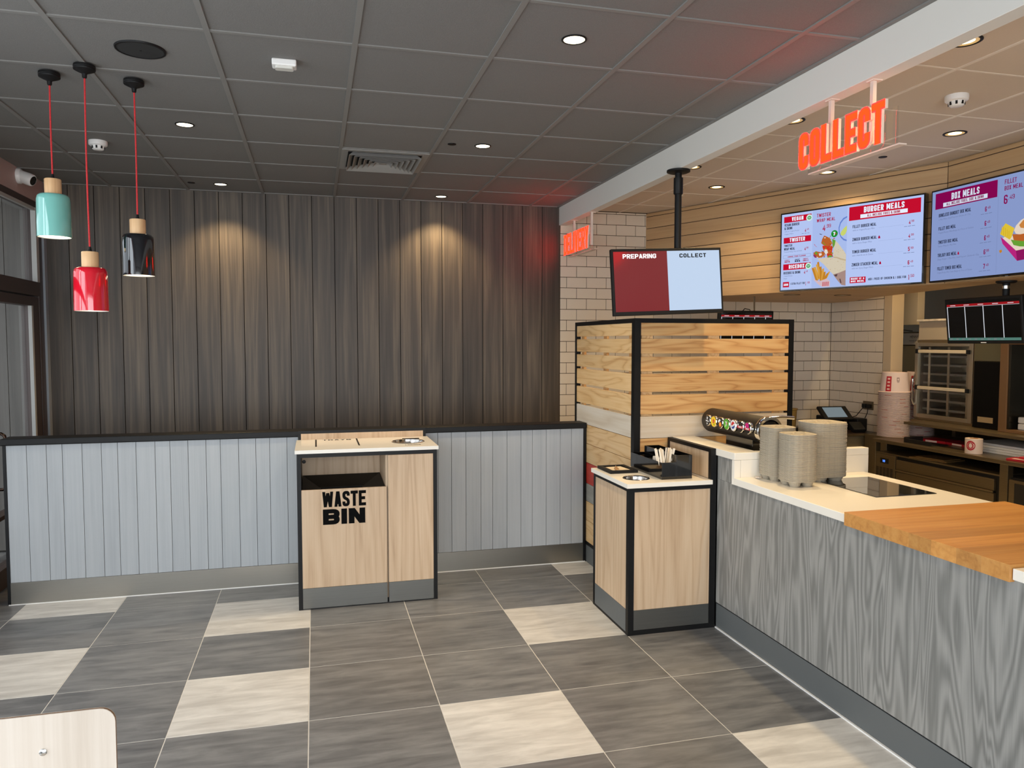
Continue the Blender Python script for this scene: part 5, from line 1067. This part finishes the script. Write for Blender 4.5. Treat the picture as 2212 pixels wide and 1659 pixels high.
for (sx, sy, n, lab) in ((5.262, 5.968, 37, 'front stack beside the cabinet'), (5.560, 5.990, 37, 'rear stack half hidden beside the cabinet')):
    for k in range(n):
        last = k == n-1
        o = inst('paper_bucket', bme, (sx, sy, .8565+.0115*k), rot=(0, 0, 0 if last else rr_.uniform(0, 6)))
        tag(o, ('topmost upturned white paper bucket with red stripe, ' if last else 'upturned white paper bucket nested in the ') + lab, 'bucket', 'stacked paper buckets, ' + lab)
        va = math.atan2(-sy, -sx)
        if last:
            st_ = bucket_patch(o, va-.62, va-.22, .012, .150, M_bred, 'red_stripe')
            for q in range(4): bucket_patch(o, va-.52, va-.32, .024+.032*q, .040+.032*q, mat('bucket_print', (222, 180, 176), .5), 'stripe_print', .0014)
            bucket_patch(o, va+.16, va+.36, .105, .140, mat('logo_grey', (150, 130, 128), .5), 'face_logo'); bucket_patch(o, va+.21, va+.31, .113, .131, M_bucket, 'face_logo', .0013); bucket_patch(o, va+.18, va+.34, .096, .101, mat('logo_grey', (150, 130, 128), .5), 'face_logo')
        elif k % 3 == 0:
            a = va+rr_.uniform(-.9, .7); o.rotation_euler = (0,0,0); bucket_patch(o, a, a+.45, .0078, .0112, M_bred, 'rim_mark', .004)

# sticker roll, box blanks, packs on the chiller worktop
t = thing('sticker_roll', 'upright roll of stickers with round red face logo on the steel worktop', 'roll', (5.06, 4.87, .856))
RC0 = (5.06, 4.87)
obj('roll', lathe(B(), [(.032, .857), (.062, .857), (.062, .975), (.032, .975), (.032, .857)], (*RC0, 0), 40, cap=False), mat('sticker_paper', (224, 204, 190), .5), t, sm=True)
obj('core', lathe(B(), [(.031, .857), (.031, .977), (.027, .977), (.027, .857)], (*RC0, 0), 32, cap=False), mat('core_card', (190, 140, 92), .8), t, sm=True)
va = math.atan2(-RC0[1], -RC0[0])-.15
def on_roll(cx, cz, rx_, rz_, m, nm, off, seg=24):
    bm = B(); bm.faces.new([bm.verts.new((RC0[0]+(.062+off)*math.cos(va+(cx+rx_*math.cos(2*PI*k/seg))/.062), RC0[1]+(.062+off)*math.sin(va+(cx+rx_*math.cos(2*PI*k/seg))/.062), cz+rz_*math.sin(2*PI*k/seg))) for k in range(seg)])
    bmesh.ops.poke(bm, faces=bm.faces); 
    for v in bm.verts:
        d = Vector((v.co.x-RC0[0], v.co.y-RC0[1])); 
        if d.length < .0615: d = d.normalized()*(.062+off); v.co.x = RC0[0]+d.x; v.co.y = RC0[1]+d.y
    return obj(nm, bm, m, t)
on_roll(-.014, .922, .034, .038, M_bred, 'logo_disc', .0012); on_roll(-.014, .922, .0235, .026, mat('sticker_paper', (224, 204, 190)), 'logo_ring', .0018); on_roll(-.014, .922, .0215, .024, M_bred, 'logo_field', .0024); on_roll(-.014, .930, .009, .011, mat('sticker_paper', (224, 204, 190)), 'logo_face', .0030); on_roll(-.014, .912, .006, .008, mat('sticker_paper', (224, 204, 190)), 'logo_face', .0030)
for k in range(4):
    tag(obj('box_blank', box(B(), 5.20+.006*k, 5.62, 4.25, 5.06-.008*(k % 2), .8565+.0185*k, .8740+.0185*k, .003), M_white), ['lowest', 'second lowest', 'second highest', 'topmost'][k] + ' flat white carton in the pile behind the sticker roll', 'carton', 'flat white cartons by the sticker roll')
for k, (x, y, a) in enumerate(((5.10, 4.38, .25), (5.12, 4.30, .05))):
    p = box(B(), -.07, .07, -.16, .16, 0, .016, .003); p.transform(Matrix.Translation((x, y, .8565+.0175*k)) @ Matrix.Rotation(a, 4, 'Z'))
    o = tag(obj('red_carton', p, M_bred), ('upper' if k else 'lower') + ' flat red carton at the right edge of the steel worktop', 'carton', 'flat red cartons')
    q = box(B(), -.071, -.030, -.10, .12, .0165, .0168); q.transform(Matrix.Translation((x, y, .8565+.0175*k)) @ Matrix.Rotation(a, 4, 'Z')); obj('white_panel', q, M_bucket, o)
for k, (x, y, a) in enumerate(((5.34, 5.50, .15), (5.36, 5.22, -.1))):
    p = box(B(), -.10, .10, -.13, .13, 0, .022, .003); p.transform(Matrix.Translation((x, y, .8565)) @ Matrix.Rotation(a, 4, 'Z'))
    o = tag(obj('red_pack', p, M_bred), ('nearer' if k else 'farther') + ' red printed pack lying under the raised shelf', 'pack', 'red packs under the shelf')
    q = box(B(), -.101, -.0995, -.05, .06, .004, .018); q.transform(Matrix.Translation((x, y, .8565)) @ Matrix.Rotation(a, 4, 'Z')); obj('white_panel', q, M_bucket, o)
t = thing('dark_tray', 'low dark brown tray on the steel worktop beside the bucket stack', 'tray', (5.12, 5.55, .856))
obj('tray_side', box(B(), 5.03, 5.045, 5.28, 5.56, .857, .890), M_kdark, t); obj('tray_end', box(B(), 5.03, 5.22, 5.56, 5.575, .857, .900), M_kdark, t); obj('tray_floor', box(B(), 5.046, 5.22, 5.28, 5.559, .857, .861), M_kdark, t)

# kitchen order displays
E_kblk = mat('kds_black', (14, 12, 11), .08); E_krd = emis('kds_red', (168, 28, 34), .8); E_kwh = emis('kds_white', (230, 234, 240), .9); E_ktl = emis('kds_teal', (96, 142, 130), .7); E_kbl = emis('kds_grey', (130, 138, 140), .7)
def kds(label, C, r, upv, W, H, loc, colw):
    t = thing('kitchen_display', label, 'monitor', loc, 'hanging kitchen order displays')
    F = frame_mat(C, r, upv)
    obj('casing', box(B(), -W/2, W/2, -H/2, H/2, -.04, 0, .006), M_rubber, t, matrix=F)
    obj('screen', box(B(), -W/2+.018, W/2-.018, -H/2+.022, H/2-.018, 0, .001), E_kblk, t, matrix=F)
    a, b, c, d = -W/2+.02, W/2-.02, -H/2+.024, H/2-.020
    obj('header_bar', box(B(), a, b, d-.034, d-.018, .001, .0015), E_krd, t, matrix=F); obj('footer_bar', box(B(), a, b, c, c+.018, .001, .0015), E_ktl, t, matrix=F)
    obj('rule', box(B(), a, b, d-.037, d-.035, .001, .0016), E_kwh, t, matrix=F)
    for k in range(int((b-a)/colw)+1): x = a+.001+colw*k; obj('rule', box(B(), x, x+.005, c+.018, d-.036, .001, .0016), E_kwh, t, matrix=F)
    for k in range(5): obj('header_print', box(B(), a+.03+(b-a)*k/5, a+.075+(b-a)*k/5, d-.028, d-.024, .0015, .0018), E_kwh, t, matrix=F)
    for k in range(9): obj('footer_icon', box(B(), a+.012+k*.052, a+.034+k*.052, c+.004, c+.013, .0016, .0019), E_kbl, t, matrix=F)
    obj('badge', box(B(), -.022, .022, -H/2+.006, -H/2+.011, 0, .001), M_whiteplastic, t, matrix=F)
    return t, F
t, F = kds('hanging kitchen order display under the bulkhead at the right frame edge', Vector((4.425, 4.225, 1.885)), (0,-1,0), (-.12, 0, .99), .620, .318, (4.45, 4.2, 1.73), .150)
obj('ceiling_plate', lathe(B(), [(.062, 2.15), (.062, 2.140), (.05, 2.134), (0, 2.134)], (4.52, 4.135, 0), 32, cap=False), M_rubber, t, sm=True)
obj('pole', lathe(B(), [(.022, 2.14), (.022, 1.93), (0, 1.93)], (4.52, 4.135, 0), 20, cap=False), M_rubber, t, sm=True); obj('pole_collar', lathe(B(), [(.0235, 2.118), (.0235, 2.098)], (4.52, 4.135, 0), 20, cap=False), M_chrome, t, sm=True)
obj('mount_arm', box(B(), 4.455, 4.52, 4.11, 4.16, 1.90, 1.94, .003), M_rubber, t)
t, F = kds('hanging kitchen order display behind the slatted screen, under the bulkhead', Vector((3.745, 6.06, 1.872)), (1,0,0), (0, -.06, .998), .545, .292, (3.74, 6.1, 1.73), .110)
obj('pole', box(B(), 3.855, 3.867, 6.115, 6.127, 1.98, 2.1495), M_st2, t); obj('mount_arm', box(B(), 3.70, 3.867, 6.10, 6.127, 1.90, 1.98, .003), M_rubber, t)
obj('cable', tube(B(), [(3.56, 6.12, 2.00), (3.53, 6.13, 2.06), (3.51, 6.14, 2.149)], .005), M_rubber, t, sm=True); obj('cable', tube(B(), [(3.72, 6.11, 2.0), (3.76, 6.11, 2.04), (3.81, 6.11, 2.03), (3.83, 6.11, 1.99)], .004), M_rubber, t, sm=True)
